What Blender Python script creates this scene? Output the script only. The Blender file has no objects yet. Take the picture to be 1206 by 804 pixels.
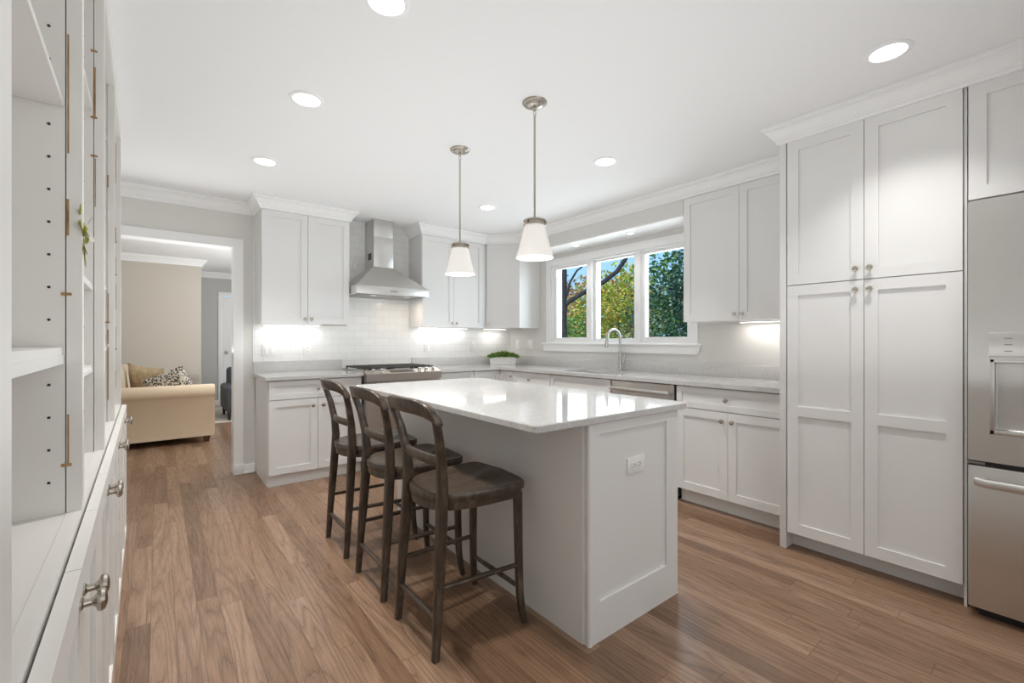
import bpy, bmesh, math, random
from mathutils import Vector, Matrix, noise

# ---------------------------------------------------------------- camera, world, lights, exposure
S = bpy.context.scene
COL = S.collection
rad = math.radians

cam_d = bpy.data.cameras.new('camera')
cam_d.sensor_width = 36.0
cam_d.lens = 528.6 / 1206.0 * 36.0
cam_d.clip_start = 0.02
cam_d.shift_y = -1.0 / 1206.0
cam = bpy.data.objects.new('camera', cam_d)
COL.objects.link(cam)
cam.location = (0, 0, 1.2142)
cam.rotation_euler = (rad(90), 0, -0.6669)
S.camera = cam

S.view_settings.view_transform = 'Standard'
S.view_settings.look = 'None'
S.view_settings.gamma = 1.0
S.view_settings.use_curve_mapping = False
S.view_settings.exposure = 0.18
S.cycles.use_denoising = True
S.cycles.max_bounces = 10
S.cycles.diffuse_bounces = 6
S.cycles.transparent_max_bounces = 24
S.cycles.sample_clamp_indirect = 6.0

world = bpy.data.worlds.new('sky')
S.world = world
world.use_nodes = True
wn = world.node_tree
wn.nodes.clear()
w_out = wn.nodes.new('ShaderNodeOutputWorld')
w_bg = wn.nodes.new('ShaderNodeBackground')
w_tc = wn.nodes.new('ShaderNodeTexCoord')
w_sep = wn.nodes.new('ShaderNodeSeparateXYZ')
w_rmp = wn.nodes.new('ShaderNodeValToRGB')
w_rmp.color_ramp.elements[0].position = 0.0
w_rmp.color_ramp.elements[0].color = (0.42, 0.70, 0.96, 1)
w_rmp.color_ramp.elements[1].position = 0.5
w_rmp.color_ramp.elements[1].color = (0.16, 0.42, 0.85, 1)
wn.links.new(w_tc.outputs['Generated'], w_sep.inputs[0])
wn.links.new(w_sep.outputs['Z'], w_rmp.inputs[0])
wn.links.new(w_rmp.outputs[0], w_bg.inputs['Color'])
w_bg.inputs['Strength'].default_value = 1.15
wn.links.new(w_bg.outputs[0], w_out.inputs[0])


def lamp(name, kind, loc, energy, color=(1, 1, 1), rot=(0, 0, 0), size=None, size_y=None, shape=None,
         radius=None, parent=None, spread=None):
    d = bpy.data.lights.new(name, kind)
    d.energy = energy
    d.color = color
    if kind == 'AREA':
        if shape: d.shape = shape
        if size: d.size = size
        if size_y: d.size_y = size_y
        if spread: d.spread = spread
    if radius is not None and kind in ('POINT', 'SPOT'):
        d.shadow_soft_size = radius
    o = bpy.data.objects.new(name, d)
    COL.objects.link(o)
    o.location = loc
    o.rotation_euler = rot
    if parent: o.parent = parent
    return o


sun = lamp('sun', 'SUN', (0, 0, 8), 4.2, (1.0, 0.93, 0.82))
sun.rotation_euler = Vector((0.72, 0.25, -0.62)).to_track_quat('-Z', 'Y').to_euler()
sun.data.angle = rad(0.6)
# added fill lamps, soft and large; no windows behind the camera
FILL_TINT = (0.93, 0.97, 1.0)
lamp('rear_fill', 'AREA', (1.6, -2.7, 1.35), 12, FILL_TINT, (rad(90), 0, 0), 3.6, 2.0, 'RECTANGLE')
lamp('bounce_fill', 'AREA', (0.9, -0.9, 1.5), 12, (0.93, 0.97, 1.0), (rad(68), 0, rad(18)), 2.4, 1.6, 'RECTANGLE')  # added fill behind the camera, imitates bounced light
lamp('ceiling_fill', 'AREA', (1.3, 2.25, 1.0), 22.5, (0.91, 0.96, 1.0), (rad(180), 0, 0), 2.5, 4.6, 'RECTANGLE')  # added upward fill inside the kitchen, evens out the ceiling
# daylight entering the kitchen window
lamp('kitchen_window_light', 'AREA', (3.95, 3.05, 1.70), 26, (0.88, 0.945, 1.0), (0, rad(90), 0), 0.85, 1.7, 'RECTANGLE')
# added fill lamps brightening the living room, no window there
lamp('living_room_fill', 'AREA', (2.3, 6.9, 1.5), 54, FILL_TINT, (0, rad(90), 0), 1.5, 2.6, 'RECTANGLE')
lamp('living_room_bounce_fill', 'AREA', (0.5, 5.75, 1.1), 26, FILL_TINT, (rad(180), 0, 0), 1.2, 1.2, 'RECTANGLE')  # added upward fill, lifts the living room ceiling

# ---------------------------------------------------------------- materials
MATS = {}


def new_mat(name):
    m = bpy.data.materials.new(name)
    m.use_nodes = True
    nt = m.node_tree
    nt.nodes.clear()
    out = nt.nodes.new('ShaderNodeOutputMaterial')
    b = nt.nodes.new('ShaderNodeBsdfPrincipled')
    nt.links.new(b.outputs[0], out.inputs[0])
    MATS[name] = m
    return m, nt, b


def N(nt, t, **kw):
    n = nt.nodes.new(t)
    for k, v in kw.items():
        setattr(n, k, v)
    return n


def ramp(nt, stops):
    r = N(nt, 'ShaderNodeValToRGB')
    e = r.color_ramp.elements
    while len(e) < len(stops): e.new(0.5)
    for i, (p, c) in enumerate(stops):
        e[i].position = p
        e[i].color = c if len(c) == 4 else (*c, 1)
    return r


def plain(name, col, rough=0.5, metal=0.0, bump=0.0, bscale=200.0, var=0.0, spec=0.5, coat=0.0, emit=None, estr=0.0, sheen=0.0):
    """a procedural paint / metal / cloth: a colour with slight noise and optional fine bump"""
    m, nt, b = new_mat(name)
    tc = N(nt, 'ShaderNodeTexCoord')
    nz = N(nt, 'ShaderNodeTexNoise')
    nz.inputs['Scale'].default_value = bscale
    nz.inputs['Detail'].default_value = 3
    nt.links.new(tc.outputs['Object'], nz.inputs['Vector'])
    lo = tuple(max(0, c * (1 - var)) for c in col)
    hi = tuple(min(1, c * (1 + var)) for c in col)
    r = ramp(nt, [(0.3, lo), (0.7, hi)])
    nt.links.new(nz.outputs['Fac'], r.inputs[0])
    nt.links.new(r.outputs[0], b.inputs['Base Color'])
    b.inputs['Roughness'].default_value = rough
    b.inputs['Metallic'].default_value = metal
    b.inputs['Specular IOR Level'].default_value = spec
    if coat:
        b.inputs['Coat Weight'].default_value = coat
    if sheen:
        b.inputs['Sheen Weight'].default_value = sheen
    if bump:
        bp = N(nt, 'ShaderNodeBump')
        bp.inputs['Strength'].default_value = bump
        bp.inputs['Distance'].default_value = 0.002
        nt.links.new(nz.outputs['Fac'], bp.inputs['Height'])
        nt.links.new(bp.outputs[0], b.inputs['Normal'])
    if emit:
        b.inputs['Emission Color'].default_value = (*emit, 1)
        b.inputs['Emission Strength'].default_value = estr
    return m


CAB = plain('cabinet_paint', (0.76, 0.752, 0.738), 0.38, var=0.006, bscale=6)
CABD = plain('bookcase_paint', (0.78, 0.76, 0.725), 0.42, var=0.008, bscale=6)
TRIM = plain('trim_paint', (0.86, 0.855, 0.845), 0.35, var=0.004, bscale=4)
CEIL = plain('ceiling_paint', (0.86, 0.86, 0.855), 0.9, var=0.004, bscale=30)
WALL = plain('wall_paint', (0.70, 0.685, 0.655), 0.85, var=0.01, bscale=40, bump=0.05)
WALLT = plain('tan_wall_paint', (0.55, 0.505, 0.44), 0.85, var=0.01, bscale=40, bump=0.05)
WALLG = plain('grey_wall_paint', (0.50, 0.50, 0.49), 0.85, var=0.01, bscale=40)
STEEL = plain('stainless_steel', (0.66, 0.645, 0.62), 0.36, 1.0, var=0.03, bscale=3)
STEELW = plain('warm_stainless_steel', (0.46, 0.42, 0.385), 0.30, 1.0, var=0.03, bscale=3)
STEELD = plain('dark_steel', (0.30, 0.29, 0.28), 0.35, 1.0)
NICKEL = plain('brushed_nickel', (0.50, 0.46, 0.40), 0.26, 1.0)
CHROME = plain('chrome', (0.55, 0.55, 0.54), 0.20, 1.0)
BLACK = plain('black_enamel', (0.015, 0.015, 0.016), 0.35)
IRON = plain('cast_iron', (0.035, 0.033, 0.03), 0.6, var=0.2, bscale=60, bump=0.2)
RAW = plain('raw_wood_edge', (0.33, 0.20, 0.09), 0.8, var=0.35, bscale=25)
PLATE = plain('switch_plate_white', (0.84, 0.83, 0.81), 0.35)
DARKHOLE = plain('dark_hole', (0.03, 0.025, 0.02), 0.8)
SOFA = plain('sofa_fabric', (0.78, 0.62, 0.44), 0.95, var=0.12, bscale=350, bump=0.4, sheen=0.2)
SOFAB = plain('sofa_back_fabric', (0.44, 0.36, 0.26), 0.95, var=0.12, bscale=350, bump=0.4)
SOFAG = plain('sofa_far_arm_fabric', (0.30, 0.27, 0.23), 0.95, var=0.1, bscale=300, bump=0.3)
PILLOW = plain('tan_pillow_fabric', (0.62, 0.48, 0.31), 0.8, var=0.22, bscale=18, bump=0.3)
LEATHER = plain('blue_grey_leather', (0.055, 0.06, 0.075), 0.45, var=0.15, bscale=60, bump=0.2)
SOFALEG = plain('sofa_leg_wood', (0.10, 0.035, 0.02), 0.4, var=0.2, bscale=30)
RUG = plain('pale_rug', (0.62, 0.58, 0.52), 0.95, var=0.1, bscale=120, bump=0.5)
PLANTER = plain('white_ceramic', (0.80, 0.79, 0.77), 0.4, var=0.02, bscale=30)
SOIL = plain('soil', (0.05, 0.035, 0.025), 0.9, var=0.3, bscale=80)
BARK = plain('dark_bark', (0.035, 0.036, 0.04), 0.9, var=0.35, bscale=22, bump=0.8)
TWIG = plain('twig_bark', (0.20, 0.12, 0.08), 0.9, var=0.3, bscale=30)
RINGM = plain('light_trim_white', (0.88, 0.88, 0.87), 0.5)
LENS = plain('light_lens', (0.9, 0.9, 0.9), 0.5, emit=(1.0, 0.97, 0.93), estr=7.0)
STRIP = plain('light_strip_lens', (0.9, 0.9, 0.9), 0.5, emit=(1.0, 0.96, 0.91), estr=6.0)
OPAL = plain('opal_glass', (0.86, 0.84, 0.81), 0.25, emit=(1.0, 0.93, 0.84), estr=0.20)
EXTW = plain('exterior_siding', (0.6, 0.6, 0.58), 0.8)


def mat_floor():
    m, nt, b = new_mat('oak_planks')
    L = nt.links.new
    tc = N(nt, 'ShaderNodeTexCoord')
    sp = N(nt, 'ShaderNodeSeparateXYZ')
    L(tc.outputs['Object'], sp.inputs[0])

    def M(op, a, bb=None, c=None):
        n = N(nt, 'ShaderNodeMath', operation=op)
        for i, v in enumerate((a, bb, c)):
            if v is None: continue
            if isinstance(v, (int, float)): n.inputs[i].default_value = v
            else: L(v, n.inputs[i])
        return n.outputs[0]
    W = 0.083
    xs = M('DIVIDE', M('ADD', sp.outputs['X'], 20.03), W)
    row = M('FLOOR', xs)
    fx = M('FRACT', xs)
    wn1 = N(nt, 'ShaderNodeTexWhiteNoise', noise_dimensions='1D')
    L(row, wn1.inputs['W'])
    ln = M('ADD', M('MULTIPLY', wn1.outputs['Value'], 0.7), 0.65)
    ys = M('DIVIDE', M('ADD', sp.outputs['Y'], M('ADD', M('MULTIPLY', wn1.outputs['Value'], 37.0), 20)), ln)
    seg = M('FLOOR', ys)
    fy = M('FRACT', ys)
    cv = N(nt, 'ShaderNodeCombineXYZ')
    L(row, cv.inputs[0]); L(seg, cv.inputs[1])
    wn2 = N(nt, 'ShaderNodeTexWhiteNoise', noise_dimensions='2D')
    L(cv.outputs[0], wn2.inputs['Vector'])
    tone = ramp(nt, [(0.0, (0.175, 0.100, 0.058)), (0.3, (0.240, 0.143, 0.085)), (0.6, (0.275, 0.170, 0.105)), (0.85, (0.325, 0.210, 0.138)), (1.0, (0.205, 0.120, 0.071))])
    L(wn2.outputs['Value'], tone.inputs[0])
    # grain: cathedral rings per plank
    off = N(nt, 'ShaderNodeVectorMath', operation='SCALE')
    L(wn2.outputs['Color'], off.inputs[0]); off.inputs['Scale'].default_value = 30
    add = N(nt, 'ShaderNodeVectorMath', operation='ADD')
    L(tc.outputs['Object'], add.inputs[0]); L(off.outputs[0], add.inputs[1])
    mp = N(nt, 'ShaderNodeMapping')
    L(add.outputs[0], mp.inputs['Vector'])
    mp.inputs['Scale'].default_value = (8.0, 0.62, 1.0)
    n1 = N(nt, 'ShaderNodeTexNoise')
    n1.inputs['Scale'].default_value = 1.0; n1.inputs['Detail'].default_value = 1.5; n1.inputs['Roughness'].default_value = 0.4
    L(mp.outputs[0], n1.inputs['Vector'])
    rings = M('FRACT', M('MULTIPLY', n1.outputs['Fac'], 14.0))
    rr = ramp(nt, [(0.0, (0.50, 0.42, 0.36)), (0.14, (0.80, 0.76, 0.73)), (0.5, (1.12, 1.12, 1.12)), (1.0, (0.82, 0.79, 0.76))])
    L(rings, rr.inputs[0])
    mp2 = N(nt, 'ShaderNodeMapping')
    L(add.outputs[0], mp2.inputs['Vector'])
    mp2.inputs['Scale'].default_value = (260.0, 7.0, 1.0)
    n2 = N(nt, 'ShaderNodeTexNoise')
    n2.inputs['Scale'].default_value = 1.0; n2.inputs['Detail'].default_value = 4
    L(mp2.outputs[0], n2.inputs['Vector'])
    r2 = ramp(nt, [(0.30, (0.60, 0.56, 0.53)), (0.62, (1.12, 1.12, 1.12))])
    L(n2.outputs['Fac'], r2.inputs[0])
    # knots
    mp3 = N(nt, 'ShaderNodeMapping')
    L(tc.outputs['Object'], mp3.inputs['Vector'])
    mp3.inputs['Scale'].default_value = (4.2, 2.4, 1.0)
    vo = N(nt, 'ShaderNodeTexVoronoi')
    vo.inputs['Scale'].default_value = 1.0
    L(mp3.outputs[0], vo.inputs['Vector'])
    r3 = ramp(nt, [(0.0, (0.5, 0.43, 0.38)), (0.035, (0.6, 0.55, 0.5)), (0.07, (1, 1, 1))])
    L(vo.outputs['Distance'], r3.inputs[0])
    m1 = N(nt, 'ShaderNodeMix', data_type='RGBA', blend_type='MULTIPLY'); m1.inputs[0].default_value = 0.72
    L(tone.outputs[0], m1.inputs[6]); L(rr.outputs[0], m1.inputs[7])
    m2 = N(nt, 'ShaderNodeMix', data_type='RGBA', blend_type='MULTIPLY'); m2.inputs[0].default_value = 0.75
    L(m1.outputs[2], m2.inputs[6]); L(r2.outputs[0], m2.inputs[7])
    m3 = N(nt, 'ShaderNodeMix', data_type='RGBA', blend_type='MULTIPLY'); m3.inputs[0].default_value = 0.6
    L(m2.outputs[2], m3.inputs[6]); L(r3.outputs[0], m3.inputs[7])
    # seams
    dx = M('MULTIPLY', M('MINIMUM', fx, M('SUBTRACT', 1.0, fx)), W)
    dy = M('MULTIPLY', M('MINIMUM', fy, M('SUBTRACT', 1.0, fy)), ln)
    sd = M('MINIMUM', dx, dy)
    sr = ramp(nt, [(0.0, (0.55, 0.5, 0.46)), (0.0013, (1, 1, 1))])
    L(sd, sr.inputs[0])
    m4 = N(nt, 'ShaderNodeMix', data_type='RGBA', blend_type='MULTIPLY'); m4.inputs[0].default_value = 0.7
    L(m3.outputs[2], m4.inputs[6]); L(sr.outputs[0], m4.inputs[7])
    L(m4.outputs[2], b.inputs['Base Color'])
    rg = ramp(nt, [(0.3, (0.36, 0.36, 0.36)), (0.7, (0.26, 0.26, 0.26))])
    L(n2.outputs['Fac'], rg.inputs[0])
    L(rg.outputs[0], b.inputs['Roughness'])
    bp = N(nt, 'ShaderNodeBump'); bp.inputs['Strength'].default_value = 0.12; bp.inputs['Distance'].default_value = 0.002
    L(n2.outputs['Fac'], bp.inputs['Height'])
    L(bp.outputs[0], b.inputs['Normal'])
    b.inputs['Specular IOR Level'].default_value = 0.5
    return m


def mat_quartz():
    m, nt, b = new_mat('white_quartz')
    L = nt.links.new
    tc = N(nt, 'ShaderNodeTexCoord')
    n1 = N(nt, 'ShaderNodeTexNoise'); n1.inputs['Scale'].default_value = 160; n1.inputs['Detail'].default_value = 3
    n2 = N(nt, 'ShaderNodeTexNoise'); n2.inputs['Scale'].default_value = 22; n2.inputs['Detail'].default_value = 5; n2.inputs['Roughness'].default_value = 0.7
    L(tc.outputs['Object'], n1.inputs['Vector']); L(tc.outputs['Object'], n2.inputs['Vector'])
    r1 = ramp(nt, [(0.30, (0.44, 0.41, 0.38)), (0.42, (0.57, 0.56, 0.545)), (0.6, (0.61, 0.605, 0.595))])
    L(n1.outputs['Fac'], r1.inputs[0])
    r2 = ramp(nt, [(0.30, (0.90, 0.88, 0.86)), (0.50, (1, 1, 1))])
    L(n2.outputs['Fac'], r2.inputs[0])
    mx = N(nt, 'ShaderNodeMix', data_type='RGBA', blend_type='MULTIPLY'); mx.inputs[0].default_value = 0.8
    L(r1.outputs[0], mx.inputs[6]); L(r2.outputs[0], mx.inputs[7])
    L(mx.outputs[2], b.inputs['Base Color'])
    b.inputs['Roughness'].default_value = 0.07
    return m


def mat_tile():
    m, nt, b = new_mat('subway_tile')
    L = nt.links.new
    tc = N(nt, 'ShaderNodeTexCoord')
    sp = N(nt, 'ShaderNodeSeparateXYZ'); L(tc.outputs['Object'], sp.inputs[0])
    cb = N(nt, 'ShaderNodeCombineXYZ'); L(sp.outputs['X'], cb.inputs[0]); L(sp.outputs['Z'], cb.inputs[1])
    br = N(nt, 'ShaderNodeTexBrick')
    br.inputs['Scale'].default_value = 1.0
    br.inputs['Brick Width'].default_value = 0.154
    br.inputs['Row Height'].default_value = 0.0775
    br.inputs['Mortar Size'].default_value = 0.0013
    br.inputs['Mortar Smooth'].default_value = 0.3
    br.inputs['Color1'].default_value = (0.83, 0.825, 0.81, 1)
    br.inputs['Color2'].default_value = (0.79, 0.785, 0.77, 1)
    br.inputs['Mortar'].default_value = (0.62, 0.61, 0.59, 1)
    L(cb.outputs[0], br.inputs['Vector'])
    L(br.outputs['Color'], b.inputs['Base Color'])
    b.inputs['Roughness'].default_value = 0.16
    bp = N(nt, 'ShaderNodeBump', invert=True); bp.inputs['Strength'].default_value = 0.5; bp.inputs['Distance'].default_value = 0.0015
    L(br.outputs['Fac'], bp.inputs['Height']); L(bp.outputs[0], b.inputs['Normal'])
    return m


def mat_stoolwood():
    m, nt, b = new_mat('dark_stained_wood')
    L = nt.links.new
    tc = N(nt, 'ShaderNodeTexCoord')
    mp = N(nt, 'ShaderNodeMapping'); mp.inputs['Scale'].default_value = (14, 60, 6)
    L(tc.outputs['Object'], mp.inputs['Vector'])
    n1 = N(nt, 'ShaderNodeTexNoise'); n1.inputs['Scale'].default_value = 1.6; n1.inputs['Detail'].default_value = 6; n1.inputs['Roughness'].default_value = 0.65
    L(mp.outputs[0], n1.inputs['Vector'])
    r = ramp(nt, [(0.25, (0.018, 0.012, 0.008)), (0.5, (0.060, 0.042, 0.029)), (0.75, (0.145, 0.105, 0.073))])
    L(n1.outputs['Fac'], r.inputs[0])
    L(r.outputs[0], b.inputs['Base Color'])
    b.inputs['Roughness'].default_value = 0.30
    bp = N(nt, 'ShaderNodeBump'); bp.inputs['Strength'].default_value = 0.12; bp.inputs['Distance'].default_value = 0.002
    L(n1.outputs['Fac'], bp.inputs['Height']); L(bp.outputs[0], b.inputs['Normal'])
    return m


def mat_leaf(name, stops, rough=0.5):
    m, nt, b = new_mat(name)
    L = nt.links.new
    g = N(nt, 'ShaderNodeNewGeometry')
    r = ramp(nt, stops)
    L(g.outputs['Random Per Island'], r.inputs[0])
    L(r.outputs[0], b.inputs['Base Color'])
    b.inputs['Roughness'].default_value = rough
    tr = N(nt, 'ShaderNodeBsdfTranslucent')
    L(r.outputs[0], tr.inputs['Color'])
    mx = N(nt, 'ShaderNodeMixShader'); mx.inputs[0].default_value = 0.3
    L(b.outputs[0], mx.inputs[1]); L(tr.outputs[0], mx.inputs[2])
    out = [n for n in nt.nodes if n.type == 'OUTPUT_MATERIAL'][0]
    L(mx.outputs[0], out.inputs[0])
    return m


def mat_glass():
    m, nt, b = new_mat('window_glass')
    L = nt.links.new
    nt.nodes.remove(b)
    out = [n for n in nt.nodes if n.type == 'OUTPUT_MATERIAL'][0]
    t = N(nt, 'ShaderNodeBsdfTransparent'); t.inputs[0].default_value = (0.97, 0.985, 0.98, 1)
    g = N(nt, 'ShaderNodeBsdfGlossy'); g.inputs['Roughness'].default_value = 0.02
    f = N(nt, 'ShaderNodeFresnel'); f.inputs['IOR'].default_value = 1.16
    mx = N(nt, 'ShaderNodeMixShader')
    L(f.outputs[0], mx.inputs[0]); L(t.outputs[0], mx.inputs[1]); L(g.outputs[0], mx.inputs[2])
    L(mx.outputs[0], out.inputs[0])
    return m


def mat_pattern_pillow():
    m, nt, b = new_mat('spotted_pillow_fabric')
    L = nt.links.new
    tc = N(nt, 'ShaderNodeTexCoord')
    v = N(nt, 'ShaderNodeTexVoronoi'); v.inputs['Scale'].default_value = 48
    L(tc.outputs['Object'], v.inputs['Vector'])
    r = ramp(nt, [(0.0, (0.02, 0.025, 0.03)), (0.42, (0.03, 0.035, 0.04)), (0.5, (0.62, 0.57, 0.48)), (1.0, (0.68, 0.63, 0.54))])
    L(v.outputs['Distance'], r.inputs[0]); L(r.outputs[0], b.inputs['Base Color'])
    b.inputs['Roughness'].default_value = 0.9
    return m


def mat_ground():
    m, nt, b = new_mat('garden_ground')
    L = nt.links.new
    tc = N(nt, 'ShaderNodeTexCoord')
    n1 = N(nt, 'ShaderNodeTexNoise'); n1.inputs['Scale'].default_value = 3; n1.inputs['Detail'].default_value = 8
    L(tc.outputs['Object'], n1.inputs['Vector'])
    r = ramp(nt, [(0.35, (0.06, 0.10, 0.025)), (0.55, (0.13, 0.17, 0.05)), (0.7, (0.22, 0.15, 0.07))])
    L(n1.outputs['Fac'], r.inputs[0]); L(r.outputs[0], b.inputs['Base Color'])
    b.inputs['Roughness'].default_value = 0.95
    return m


FLOOR = mat_floor(); QUARTZ = mat_quartz(); TILE = mat_tile(); STOOL = mat_stoolwood(); GLASS = mat_glass()
SPOT = mat_pattern_pillow(); GROUND = mat_ground()
LEAF_G = mat_leaf('bush_leaf_green', [(0, (0.03, 0.10, 0.015)), (0.5, (0.10, 0.25, 0.04)), (0.85, (0.22, 0.40, 0.08)), (1, (0.30, 0.30, 0.06))])
LEAF_Y = mat_leaf('bush_leaf_autumn', [(0, (0.14, 0.26, 0.03)), (0.35, (0.34, 0.46, 0.05)), (0.65, (0.72, 0.62, 0.10)), (0.9, (0.70, 0.38, 0.10)), (1, (0.45, 0.16, 0.05))])
LEAF_O = mat_leaf('tree_leaf_orange', [(0, (0.45, 0.17, 0.06)), (0.5, (0.55, 0.26, 0.10)), (1, (0.36, 0.22, 0.13))])
LEAF_D = mat_leaf('evergreen_leaf', [(0, (0.012, 0.05, 0.026)), (0.45, (0.035, 0.10, 0.055)), (0.75, (0.09, 0.18, 0.10)), (1, (0.34, 0.44, 0.34))], 0.28)
LEAF_P = mat_leaf('planter_leaf', [(0, (0.06, 0.14, 0.02)), (0.6, (0.14, 0.26, 0.04)), (1, (0.30, 0.42, 0.10))])
LEAF_S = mat_leaf('sprig_leaf', [(0, (0.24, 0.26, 0.02)), (1, (0.40, 0.40, 0.05))])
LEAF_B = mat_leaf('dark_sprig_leaf', [(0, (0.10, 0.09, 0.04)), (1, (0.17, 0.16, 0.07))])
FLOWER = plain('pale_flower', (0.60, 0.57, 0.50), 0.7)


# ---------------------------------------------------------------- geometry helpers
class MB:
    def __init__(self):
        self.v = []; self.f = []; self.smooth = []

    def add(self, vs, fs, smooth=False, mat=None):
        o = len(self.v)
        for p in vs:
            p = Vector(p)
            if mat is not None: p = mat @ p
            self.v.append(tuple(p))
        for f in fs:
            self.f.append(tuple(i + o for i in f)); self.smooth.append(smooth)
        return self

    def box(self, x0, x1, y0, y1, z0, z1, bev=0.0, seg=2, mat=None):
        if bev <= 0:
            vs = [(x0, y0, z0), (x1, y0, z0), (x1, y1, z0), (x0, y1, z0), (x0, y0, z1), (x1, y0, z1), (x1, y1, z1), (x0, y1, z1)]
            fs = [(0, 3, 2, 1), (4, 5, 6, 7), (0, 1, 5, 4), (1, 2, 6, 5), (2, 3, 7, 6), (3, 0, 4, 7)]
            return self.add(vs, fs, False, mat)
        bm = bmesh.new()
        bmesh.ops.create_cube(bm, size=1.0)
        for v in bm.verts:
            v.co = Vector(((x0 + x1) / 2 + v.co.x * (x1 - x0), (y0 + y1) / 2 + v.co.y * (y1 - y0), (z0 + z1) / 2 + v.co.z * (z1 - z0)))
        bmesh.ops.bevel(bm, geom=list(bm.edges), offset=bev, segments=seg, profile=0.5, affect='EDGES')
        bm.verts.index_update()
        vs = [v.co.copy() for v in bm.verts]
        fs = [[v.index for v in f.verts] for f in bm.faces]
        bm.free()
        return self.add(vs, fs, True, mat)

    def lathe(self, prof, n=24, c=(0, 0, 0), mat=None, caps=True):
        vs = []; fs = []
        k = len(prof)
        for i in range(n):
            a = 2 * math.pi * i / n
            for r, z in prof:
                vs.append((c[0] + r * math.cos(a), c[1] + r * math.sin(a), c[2] + z))
        for i in range(n):
            j = (i + 1) % n
            for q in range(k - 1):
                fs.append((i * k + q, j * k + q, j * k + q + 1, i * k + q + 1))
        if caps:
            if prof[0][0] > 1e-6: fs.append(tuple(i * k for i in reversed(range(n))))
            if prof[-1][0] > 1e-6: fs.append(tuple(i * k + k - 1 for i in range(n)))
        return self.add(vs, fs, True, mat)

    def sweep(self, pts, secs, n=10, up=(0, 1, 0), power=2.0, closed=False, mat=None):
        """superellipse section swept along pts; secs: (a, b) half sizes per point: a along side, b along up"""
        pts = [Vector(p) for p in pts]
        if not isinstance(secs, list): secs = [secs] * len(pts)
        secs = [(s, s) if isinstance(s, (int, float)) else s for s in secs]
        vs = []; fs = []
        m = len(pts)
        upv = Vector(up)
        for i, p in enumerate(pts):
            if closed:
                t = pts[(i + 1) % m] - pts[i - 1]
            else:
                t = pts[min(i + 1, m - 1)] - pts[max(i - 1, 0)]
            t.normalize()
            side = t.cross(upv)
            if side.length < 1e-4: side = t.cross(Vector((1, 0, 0)))
            side.normalize()
            u = side.cross(t).normalized()
            a, b = secs[i]
            for k in range(n):
                th = 2 * math.pi * (k + 0.5) / n
                cx, sx = math.cos(th), math.sin(th)
                e = 2.0 / power
                q = p + side * (a * math.copysign(abs(cx) ** e, cx)) + u * (b * math.copysign(abs(sx) ** e, sx))
                vs.append(q)
        for i in range(m if closed else m - 1):
            j = (i + 1) % m
            for k in range(n):
                l = (k + 1) % n
                fs.append((i * n + k, i * n + l, j * n + l, j * n + k))
        if not closed:
            fs.append(tuple(range(n))[::-1]); fs.append(tuple((m - 1) * n + k for k in range(n)))
        return self.add(vs, fs, True, mat)

    def prism(self, poly, z0, z1, mat=None, axis='z', smooth=False):
        n = len(poly)

        def P(a, b, c):
            return (a, b, c) if axis == 'z' else ((a, c, b) if axis == 'y' else (c, a, b))
        vs = [P(x, y, z0) for x, y in poly] + [P(x, y, z1) for x, y in poly]
        fs = [tuple(range(n))[::-1], tuple(range(n, 2 * n))]
        for i in range(n):
            j = (i + 1) % n
            fs.append((i, j, j + n, i + n))
        return self.add(vs, fs, smooth, mat)

    def build(self, name, m, parent=None, loc=None, sharp=35):
        me = bpy.data.meshes.new(name)
        me.from_pydata(self.v, [], self.f)
        me.update()
        bm = bmesh.new(); bm.from_mesh(me)
        bmesh.ops.recalc_face_normals(bm, faces=bm.faces[:])
        bm.to_mesh(me); bm.free()
        me.polygons.foreach_set('use_smooth', self.smooth)
        if any(self.smooth): me.set_sharp_from_angle(angle=rad(sharp))
        me.materials.append(m)
        o = bpy.data.objects.new(name, me)
        COL.objects.link(o)
        if parent: o.parent = parent
        if loc: o.location = loc
        return o


def tag(o, label, cat, group=None):
    o['label'] = label; o['category'] = cat
    if group: o['group'] = group
    return o


def thing(name, label, cat, loc=(0, 0, 0), rot=0.0, group=None):
    o = bpy.data.objects.new(name, None)
    o.empty_display_size = 0.1
    COL.objects.link(o)
    o.location = loc
    o.rotation_euler = (0, 0, rot)
    return tag(o, label, cat, group)


def struct(name, mb, m, parent=None, sharp=35):
    o = mb.build(name, m, parent, sharp=sharp)
    if not parent: o['kind'] = 'structure'
    return o


def copy_tree(o, loc=None, parent=None):
    c = o.copy(); COL.objects.link(c)
    if parent: c.parent = parent
    for ch in list(o.children): copy_tree(ch, None, c)
    if loc is not None: c.location = loc
    return c


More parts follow.
